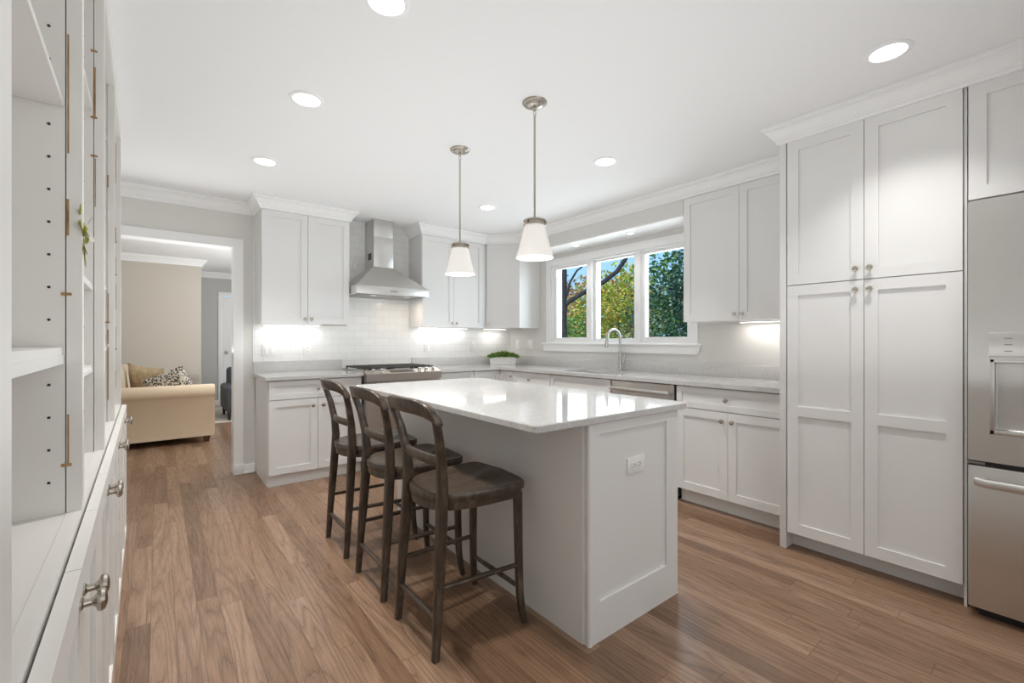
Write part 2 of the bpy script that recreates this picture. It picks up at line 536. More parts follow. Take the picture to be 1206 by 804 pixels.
def panel_mesh(mb, x0, x1, z0, z1, y, t, recs, dep=0.009, bev=0.0):
    """a flat front with rectangular recesses: front plane at y (facing -y), thickness t, recs = [(rx0, rx1, rz0, rz1)]"""
    xs = sorted({x0, x1, *[r[0] for r in recs], *[r[1] for r in recs]})
    zs = sorted({z0, z1, *[r[2] for r in recs], *[r[3] for r in recs]})

    def rec(i, k):
        cx, cz = (xs[i] + xs[i + 1]) / 2, (zs[k] + zs[k + 1]) / 2
        return any(r[0] < cx < r[1] and r[2] < cz < r[3] for r in recs)
    nx, nz = len(xs) - 1, len(zs) - 1
    for i in range(nx):
        for k in range(nz):
            yy = y + dep if rec(i, k) else y
            mb.add([(xs[i], yy, zs[k]), (xs[i + 1], yy, zs[k]), (xs[i + 1], yy, zs[k + 1]), (xs[i], yy, zs[k + 1])], [(0, 1, 2, 3)])
    for r in recs:
        a, b, c, d = r
        yy = y + dep
        mb.add([(a, y, c), (b, y, c), (b, y, d), (a, y, d), (a, yy, c), (b, yy, c), (b, yy, d), (a, yy, d)],
               [(0, 4, 5, 1), (1, 5, 6, 2), (2, 6, 7, 3), (3, 7, 4, 0)])
    mb.add([(x0, y, z0), (x1, y, z0), (x1, y, z1), (x0, y, z1), (x0, y + t, z0), (x1, y + t, z0), (x1, y + t, z1), (x0, y + t, z1)],
           [(0, 4, 5, 1), (1, 5, 6, 2), (2, 6, 7, 3), (3, 7, 4, 0), (4, 7, 6, 5)])
    return mb


def front(name, m, parent, x0, x1, z0, z1, recs=None, s=0.057, t=0.019, y=0.0, dep=0.009):
    """a shaker door or drawer front in the cabinet's own frame"""
    if recs is None: recs = [(x0 + s, x1 - s, z0 + s, z1 - s)]
    mb = panel_mesh(MB(), x0, x1, z0, z1, y, t, recs, dep)
    me = bpy.data.meshes.new(name)
    bm = bmesh.new()
    vs = [bm.verts.new(p) for p in mb.v]
    for f in mb.f:
        try: bm.faces.new([vs[i] for i in f])
        except ValueError: pass
    bmesh.ops.remove_doubles(bm, verts=bm.verts[:], dist=1e-5)
    bmesh.ops.recalc_face_normals(bm, faces=bm.faces[:])
    bm.to_mesh(me); bm.free()
    me.materials.append(m)
    o = bpy.data.objects.new(name, me); COL.objects.link(o); o.parent = parent
    return o


KNOB_PROF = [(0.0, 0.0), (0.0085, 0.0), (0.0085, 0.002), (0.0055, 0.004), (0.005, 0.012), (0.008, 0.016), (0.0145, 0.0185), (0.0155, 0.022), (0.0135, 0.0262), (0.007, 0.0285), (0.0, 0.029)]
_knob_mesh = {}


def knob(parent, x, z, y=0.0, scale=1.0):
    if 'k' not in _knob_mesh:
        o = MB().lathe(KNOB_PROF, 20, mat=Matrix.Rotation(rad(90), 4, 'X')).build('knob', NICKEL, parent)
        _knob_mesh['k'] = o.data
    else:
        o = bpy.data.objects.new('knob', _knob_mesh['k']); COL.objects.link(o); o.parent = parent
    o.location = (x, y, z); o.scale = (scale,) * 3
    return o


def crown(mb, path, prof, closed=False):
    """moulding profile [(out, z)] swept along a plan path; out is to the right-hand side of travel; mitred corners"""
    path = [Vector((p[0], p[1])) for p in path]
    n = len(path); k = len(prof)
    vs = []; fs = []
    for i, p in enumerate(path):
        d0 = (path[i] - path[i - 1]).normalized() if i > 0 else None
        d1 = (path[i + 1] - path[i]).normalized() if i < n - 1 else None
        if d0 is None: d0 = d1
        if d1 is None: d1 = d0
        n0 = Vector((d0.y, -d0.x)); n1 = Vector((d1.y, -d1.x))
        mv = (n0 + n1)
        mv = mv / max(1e-6, mv.dot(n0))
        for o, z in prof: vs.append((p.x + mv.x * o, p.y + mv.y * o, z))
    for i in range(n - 1):
        for q in range(k):
            l = (q + 1) % k
            fs.append((i * k + q, i * k + l, (i + 1) * k + l, (i + 1) * k + q))
    fs.append(tuple(range(k))); fs.append(tuple((n - 1) * k + q for q in range(k))[::-1])
    return mb.add(vs, fs)


CEILZ = 2.469
CP = [(-0.002, 2.366), (0.010, 2.366), (0.014, 2.374), (0.014, 2.382), (0.019, 2.385), (0.021, 2.392), (0.028, 2.398), (0.033, 2.408), (0.043, 2.422), (0.054, 2.433), (0.060, 2.437), (0.060, 2.446), (0.070, 2.450), (0.073, 2.458), (0.073, 2.4685), (-0.002, 2.4685)]

# ---------------------------------------------------------------- the setting
XR, YB = 3.692, 4.74
XL = -0.56
struct('floor', MB().box(-3.2, 3.90, -3.2, 10.3, -0.12, 0.0), FLOOR)
struct('ceiling', MB().box(-3.2, 3.90, -3.2, 10.3, CEILZ, CEILZ + 0.14), CEIL)
# right wall with the kitchen window's opening
WY0, WY1, WZ0, WZ1 = 2.13, 3.935, 1.19, 2.105
w = MB()
w.box(XR, XR + 0.16, -3.1, WY0, 0, CEILZ); w.box(XR, XR + 0.16, WY1, YB + 0.12, 0, CEILZ)
w.box(XR, XR + 0.16, WY0, WY1, 0, WZ0); w.box(XR, XR + 0.16, WY0, WY1, WZ1, CEILZ)
struct('wall_right', w, WALL)
# back wall with the cased opening to the living room
DX0, DX1, DZ = -0.42, 0.544, 2.07
w = MB()
w.box(-3.1, DX0, YB, YB + 0.12, 0, CEILZ); w.box(DX1, XR, YB, YB + 0.12, 0, CEILZ); w.box(DX0, DX1, YB, YB + 0.12, DZ, CEILZ)
struct('wall_back', w, WALL)
struct('wall_left', MB().box(XL - 0.12, XL, -3.1, YB, 0, CEILZ), WALL)
struct('wall_front', MB().box(XL - 0.12, XR + 0.16, -3.1, -3.0, 0, CEILZ), WALL)
# living room
w = MB(); w.box(-3.1, 0.522, 8.5, 8.62, 0, CEILZ); w.box(0.402, 0.522, 8.62, 9.9, 0, CEILZ)
struct('wall_far', w, WALLT)
w = MB(); w.box(0.40, 0.93, 9.9, 10.02, 0, CEILZ); w.box(1.67, 2.72, 9.9, 10.02, 0, CEILZ); w.box(0.93, 1.67, 9.9, 10.02, 2.06, CEILZ)
struct('wall_recess', w, WALLG)
struct('wall_living_right', MB().box(2.6, 2.72, YB + 0.12, 9.9, 0, CEILZ), WALLG)
struct('wall_living_left', MB().box(-3.1, -2.98, YB + 0.12, 8.5, 0, CEILZ), WALLT)
# casing of the opening, jamb, baseboard
cz = MB()
for ya, yb in ((YB - 0.018, YB), (YB + 0.12, YB + 0.138)):
    cz.box(DX1 - 0.002, DX1 + 0.062, ya, yb, 0, DZ - 0.002); cz.box(DX0 - 0.062, DX0 + 0.002, ya, yb, 0, DZ - 0.002)
    cz.box(DX0 - 0.062, DX1 + 0.062, ya, yb, DZ - 0.002, DZ + 0.0625)
cz.box(DX1 - 0.014, DX1 + 0.001, YB - 0.0175, YB + 0.1375, 0, DZ - 0.014); cz.box(DX0 - 0.001, DX0 + 0.014, YB - 0.0175, YB + 0.1375, 0, DZ - 0.014)
cz.box(DX0, DX1, YB - 0.0175, YB + 0.1375, DZ - 0.014, DZ - 0.0005)
cz.box(DX1 - 0.018, DX1 + 0.066, YB - 0.024, YB + 0.0, 0, 0.10, 0.004)
struct('trim_1', cz, TRIM)
b = MB(); b.box(0.606, 0.700, YB - 0.014, YB, 0, 0.085, 0.003); b.box(0.606, 0.700, YB - 0.024, YB - 0.01, 0, 0.02, 0.006)
struct('baseboard_back', b, TRIM)
b = MB(); b.box(-2.98, 0.522, 8.485, 8.5, 0, 0.12, 0.003); b.box(0.537, 0.88, 9.885, 9.9, 0, 0.12, 0.003)
struct('baseboard_far', b, TRIM)
# crown mouldings
c = MB(); crown(c, [(XL, YB), (0.70, YB), (0.70, 4.41), (1.46, 4.41), (1.46, YB)], CP)
struct('trim_2', c, TRIM, sharp=25)
c = MB(); crown(c, [(2.235, YB), (2.235, 4.41), (3.082, 4.41), (3.362, 4.13), (3.362, 1.106), (2.884, 1.106), (2.884, -3.0)], CP)
struct('trim_3', c, TRIM, sharp=25)
c = MB(); crown(c, [(-2.98, 8.5), (0.522, 8.5), (0.522, 9.9), (2.6, 9.9)], CP)
struct('trim_4', c, TRIM, sharp=25)
# wall tile behind the range and under the wall cabinets
struct('wall_tile', MB().box(0.682, XR, YB - 0.008, YB, 0.90, CEILZ), TILE)
# soffit over the window
struct('soffit', MB().box(3.364, XR, 2.015, 4.128, 2.239, CEILZ), WALL)
struct('soffit_board', MB().box(3.3625, XR, 2.015, 4.128, 2.229, 2.239), TRIM)
# light-grey boarding behind the crown above the wall cabinets
f = MB()
f.box(0.705, 1.455, 4.415, YB - 0.01, 2.372, CEILZ); f.box(2.24, 3.08, 4.415, YB - 0.01, 2.372, CEILZ)
f.prism([(3.08, 4.415), (3.36, 4.135), (XR, 4.135), (XR, YB - 0.01), (3.08, YB - 0.01)], 2.372, CEILZ)
f.box(3.366, XR, 1.106, 2.013, 2.372, CEILZ); f.box(2.89, XR, -0.60, 1.104, 2.372, CEILZ)
struct('trim_5', f, TRIM)

# --- window
win = thing('window_1', 'white triple kitchen window over the sink', 'window', (0, 0, 0)); win['kind'] = 'structure'
fr = MB()
X0 = XR
fr.box(X0 - 0.019, X0 + 0.0, WY0 - 0.066, WY0 + 0.004, WZ0 - 0.005, WZ1 - 0.004)
fr.box(X0 - 0.019, X0 + 0.0, WY1 - 0.004, WY1 + 0.066, WZ0 - 0.005, WZ1 - 0.004)
fr.box(X0 - 0.019, X0 + 0.0, WY0 - 0.066, WY1 + 0.066, WZ1 - 0.004, WZ1 + 0.071)
fr.build('window_casing', TRIM, win)
sl = MB()
sl.prism([(WY0 - 0.085, 1.186), (WY1 + 0.115, 1.186), (WY1 + 0.115, 1.170), (WY1 + 0.095, 1.093), (WY0 - 0.065, 1.093), (WY0 - 0.085, 1.170)], X0 - 0.026, X0, axis='x')
sl.box(X0 - 0.048, X0 + 0.05, WY0 - 0.090, WY1 + 0.120, 1.170, 1.190, 0.005)
sl.build('window_sill', TRIM, win)
jb = MB()
jb.box(X0 - 0.002, X0 + 0.16, WY0 - 0.001, WY0 + 0.022, WZ0 + 0.02, WZ1 - 0.02); jb.box(X0 - 0.002, X0 + 0.16, WY1 - 0.022, WY1 + 0.001, WZ0 + 0.02, WZ1 - 0.02)
jb.box(X0 - 0.002, X0 + 0.16, WY0, WY1, WZ1 - 0.020, WZ1 + 0.001); jb.box(X0 - 0.002, X0 + 0.16, WY0, WY1, WZ0 - 0.001, WZ0 + 0.02)
for yc in (2.708, 3.328): jb.box(X0 + 0.004, X0 + 0.15, yc - 0.032, yc + 0.032, WZ0 + 0.02, WZ1 - 0.02)
jb.build('window_frame', TRIM, win)
for (ya, yb, fw, xo) in ((WY0 + 0.022, 2.676, 0.040, 0.035), (2.740, 3.296, 0.028, 0.045), (3.360, WY1 - 0.022, 0.040, 0.035)):
    za, zb = WZ0 + 0.02, WZ1 - 0.02
    s_ = MB(); xa, xb = X0 + xo, X0 + xo + 0.04
    s_.box(xa, xb, ya, ya + fw, za, zb); s_.box(xa, xb, yb - fw, yb, za, zb)
    s_.box(xa, xb, ya + fw, yb - fw, za, za + fw); s_.box(xa, xb, ya + fw, yb - fw, zb - fw * 0.7, zb)
    so = s_.build('sash', TRIM, win)
    MB().box(xa + 0.015, xa + 0.019, ya + fw - 0.004, yb - fw + 0.004, za + fw - 0.004, zb - fw * 0.7 + 0.004).build('pane', GLASS, so)
lk = MB(); lk.box(X0 - 0.006, X0 + 0.006, 2.700, 2.716, 1.50, 1.62, 0.003); lk.build('sash_lock', PLATE, win)

# --- white panelled door in the living-room recess
dr = thing('door_1', 'white panelled door in the living room recess', 'door', (0.93, 9.9, 0)); dr['kind'] = 'structure'
recs = []
for a, b_ in ((0.12, 0.33), (0.43, 0.64)):
    recs += [(a, b_, 0.20, 0.86), (a, b_, 0.98, 1.50), (a, b_, 1.60, 1.88)]
front('door_panel', TRIM, dr, 0.02, 0.72, 0.02, 2.04, recs, y=0.02, t=0.035, dep=0.012)
k_ = MB(); k_.box(-0.065, 0.012, -0.018, 0.0, 0, 2.115, 0.003); k_.box(0.728, 0.80, -0.018, 0.0, 0, 2.115, 0.003); k_.box(-0.065, 0.80, -0.0185, 0.0, 2.05, 2.1155, 0.003)
k_.build('door_casing', TRIM, dr)
MB().lathe([(0, 0), (0.03, 0), (0.03, 0.006), (0.011, 0.01), (0.011, 0.035), (0.026, 0.045), (0.028, 0.06), (0.018, 0.07), (0, 0.072)], 16, mat=Matrix.Translation((0.075, 0.02, 1.0)) @ Matrix.Rotation(rad(90), 4, 'X')).build('door_knob', NICKEL, dr)


# ---------------------------------------------------------------- cabinets
def base_cab(name, label, loc, rot, w, d, doors=None, drawers=(), kick=0.06, ztop=0.884, zk=0.112, m=CAB, sidel=False):
    """doors: list of (x0, x1, knob x or None); drawers: list of (x0, x1, knob xs)"""
    t = thing(name, label, 'cabinet', loc, rot, 'base cabinets')
    bd = MB()
    bd.prism([(0.021, zk), (0.021 + kick, zk), (0.021 + kick, 0.0), (d, 0.0), (d, ztop - 0.0005), (0.021, ztop - 0.0005)], 0.0, w, axis='x')
    bd.build('body', m, t)
    zt = ztop - 0.008
    if drawers:
        for x0, x1, ks in drawers:
            o = front('drawer_front', m, t, x0 + 0.0015, x1 - 0.0015, 0.722, zt, s=0.042)
            for kx in ks: knob(o, kx, 0.80)
        zt = 0.716
    for x0, x1, kx, kz in doors or ():
        o = front('door', m, t, x0 + 0.0015, x1 - 0.0015, zk, zt)
        if kx is not None: knob(o, kx, kz)
    return t


FB = 4.127                                  # plane of the base door fronts on the back wall
base_cab('base_cabinet', 'white base cabinet left of the range, wide drawer over two doors', (0.705, FB, 0), 0, 0.775, YB - FB - 0.009,
         [(0.005, 0.3875, 0.345, 0.655), (0.3875, 0.772, 0.43, 0.655)], [(0.005, 0.772, [0.3875])], kick=0.014, zk=0.10, sidel=True)
base_cab('base_cabinet', 'white base cabinet between the range and the corner cabinet', (2.262, FB, 0), 0, 0.456, YB - FB - 0.009,
         [(0.002, 0.454, 0.06, 0.655)], [(0.002, 0.454, [0.228])])
FR = 3.073                                  # plane of the base door fronts on the right wall
R90 = rad(-90)
# corner cabinet: an L, with one door on each leg
cc = thing('base_cabinet', 'white corner base cabinet beneath the planter, one door on each side', 'cabinet', (3.092, 4.146, 0), 0, 'base cabinets')
bd = MB()
bd.prism([(-0.370, 0.0), (0.0, 0.0), (0.0, -0.268), (0.592, -0.268), (0.592, 0.58), (-0.370, 0.58)], 0.112, 0.8835)
bd.prism([(-0.370, 0.06), (0.06, 0.06), (0.06, -0.268), (0.592, -0.268), (0.592, 0.58), (-0.370, 0.58)], 0.0, 0.112)
bd.build('body', CAB, cc)
front('door', CAB, cc, -0.368, -0.0225, 0.112, 0.876, y=-0.019)
d2 = front('door', CAB, cc, 0.0, 0.245, 0.112, 0.876, y=0.0)
d2.rotation_euler = (0, 0, R90); d2.location = (-0.019, -0.0225, 0)
knob(d2, 0.215, 0.822)
base_cab('base_cabinet', 'white base cabinet between the corner cabinet and the sink, knob on its drawer', (FR, 3.872, 0), R90, 0.582, XR - FR - 0.002,
         [(0.002, 0.580, 0.53, 0.655)], [(0.002, 0.580, [0.272])])
base_cab('sink_base_cabinet', 'white sink base cabinet under the faucet with a plain false front', (FR, 3.287, 0), R90, 0.765, XR - FR - 0.002,
         [(0.002, 0.3825, 0.34, 0.655), (0.3825, 0.763, 0.425, 0.655)], [(0.002, 0.763, [])], ztop=0.70)
sbt = [o for o in bpy.data.objects if o.name == 'sink_base_cabinet'][0]
for ch in list(sbt.children):
    if ch.name.startswith('drawer_front'):
        bpy.data.objects.remove(ch)
front('drawer_front', CAB, sbt, 0.0035, 0.7615, 0.722, 0.876, s=0.042)
base_cab('base_cabinet', 'white base cabinet beside the tall pantry, one drawer over two doors', (FR, 1.902, 0), R90, 0.788, XR - FR - 0.002,
         [(0.006, 0.394, 0.358, 0.655), (0.394, 0.784, 0.430, 0.655)], [(0.006, 0.784, [0.388])])


def wall_cab(name, label, loc, rot, w, d, doors, z0=1.366, z1=2.374, m=CAB):
    t = thing(name, label, 'cabinet', loc, rot, 'wall cabinets')
    bd = MB(); bd.box(0, w, 0.021, d, z0 + 0.001, z1)
    bd.build('body', m, t)
    for x0, x1, kx in doors:
        o = front('door', m, t, x0 + 0.0015, x1 - 0.0015, z0, z1 - 0.010)
        knob(o, kx, z0 + 0.045)
    return t


wall_cab('wall_cabinet', 'white two-door wall cabinet left of the range hood', (0.70, 4.41, 0), 0, 0.76, YB - 4.41 - 0.009,
         [(0.002, 0.38, 0.352), (0.38, 0.758, 0.408)])
wall_cab('wall_cabinet', 'white two-door wall cabinet right of the range hood', (2.235, 4.41, 0), 0, 0.845, YB - 4.41 - 0.009,
         [(0.002, 0.398, 0.37), (0.398, 0.80, 0.426)])
wall_cab('wall_cabinet', 'white two-door wall cabinet between the window and the tall pantry', (3.362, 2.013, 0), R90, 0.905, XR - 3.362 - 0.002,
         [(0.002, 0.447, 0.418), (0.447, 0.903, 0.475)])
dc = thing('wall_cabinet', 'white diagonal corner wall cabinet with a single angled door', 'cabinet', (3.082, 4.41, 0), rad(-45), 'wall cabinets')
inv = Matrix.Rotation(rad(45), 4, 'Z') @ Matrix.Translation((-3.082, -4.41, 0))
q = 0.0148
bd = MB()
bd.prism([(3.083 + q, 4.41 + q), (3.362 + q - 0.0145, 4.131 + q), (3.362, 4.130), (XR - 0.002, 4.130), (XR - 0.002, YB - 0.009), (3.083, YB - 0.009), (3.083, 4.41)], 1.367, 2.374, mat=inv)
bd.build('body', CAB, dc)
wd = math.hypot(0.28, 0.28)
o = front('door', CAB, dc, 0.004, wd - 0.004, 1.366, 2.364)
knob(o, 0.035, 1.411)

# --- pantry
pt = thing('pantry_cabinet', 'tall white pantry cabinet with four doors beside the refrigerator', 'cabinet', (2.884, 1.106, 0), R90)
bd = MB(); bd.box(0.034, 0.770, 0.021, XR - 2.884 - 0.002, 0.10, 2.374); bd.box(0.034, 0.770, 0.10, XR - 2.884 - 0.002, 0, 0.10)
bd.build('body', CAB, pt)
MB().box(0.0, 0.034, 0.0, XR - 2.884 - 0.002, 0, 2.374, 0.0015).build('end_panel', CAB, pt)
MB().box(0.7715, 0.7815, 0.012, XR - 2.884 - 0.002, 0, 2.374).build('end_panel', CAB, pt)
for x0, x1, kx in ((0.040, 0.404, 0.370), (0.404, 0.770, 0.430)):
    o = front('door', CAB, pt, x0 + 0.0015, x1 - 0.0015, 1.536, 2.366, s=0.057)
    knob(o, kx, 1.590)
    s_ = 0.057
    o = front('door', CAB, pt, x0 + 0.0015, x1 - 0.0015, 0.100, 1.531, [(x0 + s_, x1 - s_, 0.160, 0.780), (x0 + s_, x1 - s_, 0.837, 1.474)])
    knob(o, kx, 1.480)
# --- cabinet above the refrigerator
fc = thing('wall_cabinet', 'white two-door cabinet above the stainless refrigerator', 'cabinet', (2.884, 0.322, 0), R90, 'wall cabinets')
MB().box(0, 0.925, 0.021, XR - 2.884 - 0.002, 1.851, 2.374).build('body', CAB, fc)
for x0, x1, kx in ((0.002, 0.462, 0.43), (0.462, 0.923, 0.494)):
    o = front('door', CAB, fc, x0 + 0.0015, x1 - 0.0015, 1.850, 2.366, s=0.057)
    knob(o, kx, 1.895)

# ---------------------------------------------------------------- worktops
def rrect(x0, x1, y0, y1, r, n=5, which=(1, 1, 1, 1)):
    pts = []
    for (cx, cy, a0), on in zip(((x0 + r, y0 + r, 180), (x1 - r, y0 + r, 270), (x1 - r, y1 - r, 0), (x0 + r, y1 - r, 90)), which):
        if not on:
            pts.append({180: (x0, y0), 270: (x1, y0), 0: (x1, y1), 90: (x0, y1)}[a0]); continue
        for k in range(n + 1):
            a = rad(a0 + 90 * k / n)
            pts.append((cx + r * math.cos(a), cy + r * math.sin(a)))
    return pts


def slab(mb, poly, z0, z1, e=0.003):
    """slab with eased edges"""
    n = len(poly)
    cx = sum(p[0] for p in poly) / n; cy = sum(p[1] for p in poly) / n

    def inset(e):
        out = []
        for i in range(n):
            a = Vector(poly[i - 1]); b = Vector(poly[i]); c = Vector(poly[(i + 1) % n])
            n0 = (b - a).normalized(); n1 = (c - b).normalized()
            m0 = Vector((-n0.y, n0.x)); m1 = Vector((-n1.y, n1.x))
            mv = m0 + m1; mv = mv / max(1e-6, mv.dot(m0))
            out.append((b.x + mv.x * e, b.y + mv.y * e))
        return out
    rings = [(inset(e), z0), (poly, z0 + e), (poly, z1 - e), (inset(e), z1)]
    vs = []; fs = []
    for pl_, z in rings: vs += [(x, y, z) for x, y in pl_]
    for r in range(3):
        for i in range(n):
            j = (i + 1) % n
            fs.append((r * n + i, r * n + j, (r + 1) * n + j, (r + 1) * n + i))
    fs.append(tuple(range(n))[::-1]); fs.append(tuple(3 * n + i for i in range(n)))
    return mb.add(vs, fs, True)


ct = thing('worktop', 'white speckled quartz worktop left of the range with low upstand', 'worktop', (0.684, 4.105, 0.884))
slab(MB(), [(0, 0), (0.804, 0), (0.804, YB - 0.009 - 4.105), (0, YB - 0.009 - 4.105)], 0.0, 0.03).build('slab', QUARTZ, ct)
MB().box(0.0, 0.80, 0.606, YB - 0.0085 - 4.105, 0.03, 0.135, 0.002).build('upstand', QUARTZ, ct)
ct = thing('worktop', 'long L-shaped quartz worktop running under the window', 'worktop', (2.262, 1.110, 0.884))
ox, oy = 2.262, 1.110
SX0, SX1, SY0, SY1 = 3.165, 3.545, 2.56, 3.24        # the sink cut-out
mb = MB()
XC, YC, XE, YE = 3.052 - ox, 4.105 - oy, XR - 0.001 - ox, YB - 0.009 - oy
sx0, sx1, sy0, sy1 = SX0 - ox, SX1 - ox, SY0 - oy, SY1 - oy
mb = MB()
outer = [(0, YC), (XC, YC), (XC, 0), (XE, 0), (XE, YE), (0, YE)]
hole = [(sx0, sy0), (sx1, sy0), (sx1, sy1), (sx0, sy1)]
V = []
for z in (0.0, 0.03): V += [(x, y, z) for x, y in outer] + [(x, y, z) for x, y in hole]
V += [(XC, sy0, 0.03), (XC, sy1, 0.03), (XE, sy0, 0.03), (XE, sy1, 0.03), (XC, YE, 0.03), (XC, YC, 0.03)]
F = []
for i in range(6):
    j = (i + 1) % 6; F.append((i, j, j + 10, i + 10))
for i in range(4):
    j = (i + 1) % 4; F.append((6 + i, 16 + i, 16 + j, 6 + j))
F += [(10, 11, 24, 15), (11, 21, 23, 14, 24), (12, 13, 22, 20), (20, 16, 19, 21), (17, 22, 23, 18), (20, 22, 17, 16), (19, 18, 23, 21)]
mb.add(V, F)
top = mb.build('slab', QUARTZ, ct)
us = MB(); us.box(0.0, XE - 0.02, YE - 0.02, YE, 0.03, 0.135, 0.002); us.box(XE - 0.02, XE, 0.0, YE, 0.03, 0.1352, 0.002)
us.build('upstand', QUARTZ, ct)
# sink bowl
sk = thing('sink', 'stainless undermount sink set into the worktop below the window', 'sink', (SX0, SY0, 0.884))
mb = MB()
a, b_ = SX1 - SX0, SY1 - SY0
e = 0.012
rings = [(rrect(-e, a + e, -e, b_ + e, 0.04), -0.0015), (rrect(0.003, a - 0.003, 0.003, b_ - 0.003, 0.05), -0.0015), (rrect(0.012, a - 0.012, 0.012, b_ - 0.012, 0.05), -0.16), (rrect(0.04, a - 0.04, 0.04, b_ - 0.04, 0.04), -0.180)]
n = len(rings[0][0]); vs = []; fs = []
for pl_, z in rings: vs += [(x, y, z) for x, y in pl_]
for r in range(3):
    for i in range(n):
        j = (i + 1) % n; fs.append((r * n + i, r * n + j, (r + 1) * n + j, (r + 1) * n + i))
fs.append(tuple(3 * n + i for i in range(n)))
mb.add(vs, fs, True).build('bowl', STEEL, sk)
MB().lathe([(0.0, 0.004), (0.03, 0.004), (0.042, 0.0), (0.042, -0.004), (0, -0.004)], 20, (a * 0.5, b_ * 0.5, -0.178)).build('drain', CHROME, sk)

# faucet
FX, FY = 3.615, 2.85
fa = thing('faucet', 'tall polished gooseneck pull-down faucet behind the sink', 'faucet', (FX, FY, 0.9145))
MB().lathe([(0, 0), (0.027, 0), (0.027, 0.006), (0.021, 0.010), (0.0195, 0.02), (0.0185, 0.12), (0.0185, 0.13)], 20).build('base', CHROME, fa)
pts = [(0, 0, 0.12), (0, 0, 0.24), (-0.002, 0.001, 0.32)]
for k in range(11):
    a_ = rad(180 * k / 10 * 0.94)
    pts.append((-0.085 + 0.085 * math.cos(a_), 0.02 * k / 10, 0.325 + 0.085 * math.sin(a_)))
MB().sweep(pts, 0.0125, 12, up=(0, 1, 0)).build('spout', CHROME, fa)
ex = Vector(pts[-1])
MB().sweep([ex + Vector((0.002, 0, 0.03)), ex + Vector((-0.004, 0.001, -0.02)), ex + Vector((-0.014, 0.002, -0.09)), ex + Vector((-0.0165, 0.002, -0.105))], [0.0135, 0.0155, 0.0185, 0.017], 14).build('spray_head', CHROME, fa)
h = MB(); h.sweep([(0, -0.015, 0.075), (0, -0.045, 0.08)], 0.0125, 12, up=(0, 0, 1)); h.sweep([(0, -0.043, 0.072), (0.002, -0.052, 0.12), (0.004, -0.054, 0.165)], [(0.010, 0.007), (0.008, 0.006), (0.006, 0.005)], 10)
h.build('handle', CHROME, fa)

# ---------------------------------------------------------------- island
IX0, IX1, IY0, IY1 = 1.336, 1.962, 1.204, 3.00
isl = thing('kitchen_island', 'white kitchen island with overhanging pale quartz top, stools along one side', 'island', (IX0, IY0, 0))
bd = MB()
bd.box(0.0, IX1 - IX0, 0.0215, IY1 - IY0, 0.0, 0.8835)
bd.build('body', CAB, isl)
front('end_panel', CAB, isl, 0.0, IX1 - IX0, 0.0, 0.8835, [(0.065, 0.535, 0.160, 0.838)], t=0.021, dep=0.010)
MB().lathe([(0.012, 0.0), (0.012, 0.02), (0.012, 0.8834)], 14, (0.009, 0.008, 0)).build('corner_bead', CAB, isl)
pn = MB(); pn.box(-0.006, 0.0, 0.03, IY1 - IY0 - 0.002, 0.0, 0.8834)
pn.build('back_panel', CAB, isl)
it = MB()
slab(it, rrect(1.042 - IX0, 2.035 - IX0, 1.187 - IY0, 3.055 - IY0, 0.03), 0.884, 0.914, 0.004)
it.build('worktop', QUARTZ, isl)


def outlet_plate(name, label, w, h, rot, loc, kind, group='switches and sockets'):
    """plate facing -y in its own frame; kind: 'socket_h', 'socket', 'switch', 'switch2'"""
    t = thing(name, label, 'outlet' if 'socket' in kind else 'switch', loc, rot, group)
    MB().box(-w / 2, w / 2, -0.006, 0, -h / 2, h / 2, 0.0025).build('plate', PLATE, t)
    if kind == 'socket_h' or kind == 'socket':
        for s_ in (-1, 1):
            cx, cz = (s_ * 0.0195, 0) if kind == 'socket_h' else (0, s_ * 0.0195)
            rc = MB()
            rc.prism([(cx + 0.0165 * math.cos(a), cz + 0.0165 * math.sin(a) * (1 if kind == 'socket_h' else 0.86)) for a in [2 * math.pi * i / 20 for i in range(20)]], -0.0085, -0.004, axis='y')
            r = rc.build('receptacle', PLATE, t)
            sl_ = MB()
            if kind == 'socket_h':
                sl_.box(cx - 0.006, cx + 0.004, -0.0089, -0.006, 0.005, 0.0075); sl_.box(cx - 0.006, cx + 0.004, -0.0089, -0.006, -0.0075, -0.005)
                sl_.box(cx + 0.007, cx + 0.011, -0.0089, -0.006, -0.002, 0.002)
            else:
                sl_.box(cx - 0.0075, cx - 0.005, -0.0089, -0.006, cz - 0.003, cz + 0.007); sl_.box(cx + 0.005, cx + 0.0075, -0.0089, -0.006, cz - 0.003, cz + 0.007)
                sl_.box(cx - 0.002, cx + 0.002, -0.0089, -0.006, cz - 0.011, cz - 0.007)
            sl_.build('slots', DARKHOLE, r)
    else:
        xs = (-0.023, 0.023) if kind == 'switch2' else (0.0,)
        for x in xs:
            MB().box(x - 0.0165, x + 0.0165, -0.010, -0.005, -0.033, 0.033, 0.002).build('rocker', TRIM, t)
    return t


outlet_plate('power_outlet', 'white double socket on the end panel of the island', 0.122, 0.072, 0, (1.645, IY0 + 0.010, 0.672), 'socket_h')
YT = YB - 0.008
outlet_plate('light_switch', 'double white switch plate on the tile left of the range', 0.118, 0.118, 0, (0.815, YT, 1.125), 'switch2')
outlet_plate('power_outlet', 'white socket on the tile between the double switch and the range', 0.072, 0.118, 0, (1.150, YT, 1.125), 'socket')
outlet_plate('power_outlet', 'white socket on the tile just right of the range', 0.072, 0.118, 0, (2.455, YT, 1.140), 'socket')
outlet_plate('power_outlet', 'white socket on the tile behind the green planter', 0.072, 0.118, 0, (3.100, YT, 1.140), 'socket')
outlet_plate('light_switch', 'single white switch in the corner left of the window', 0.072, 0.118, R90, (XR, 4.560, 1.165), 'switch')
outlet_plate('light_switch', 'double white switch plate beside the window sill end', 0.118, 0.118, R90, (XR, 4.300, 1.165), 'switch2')
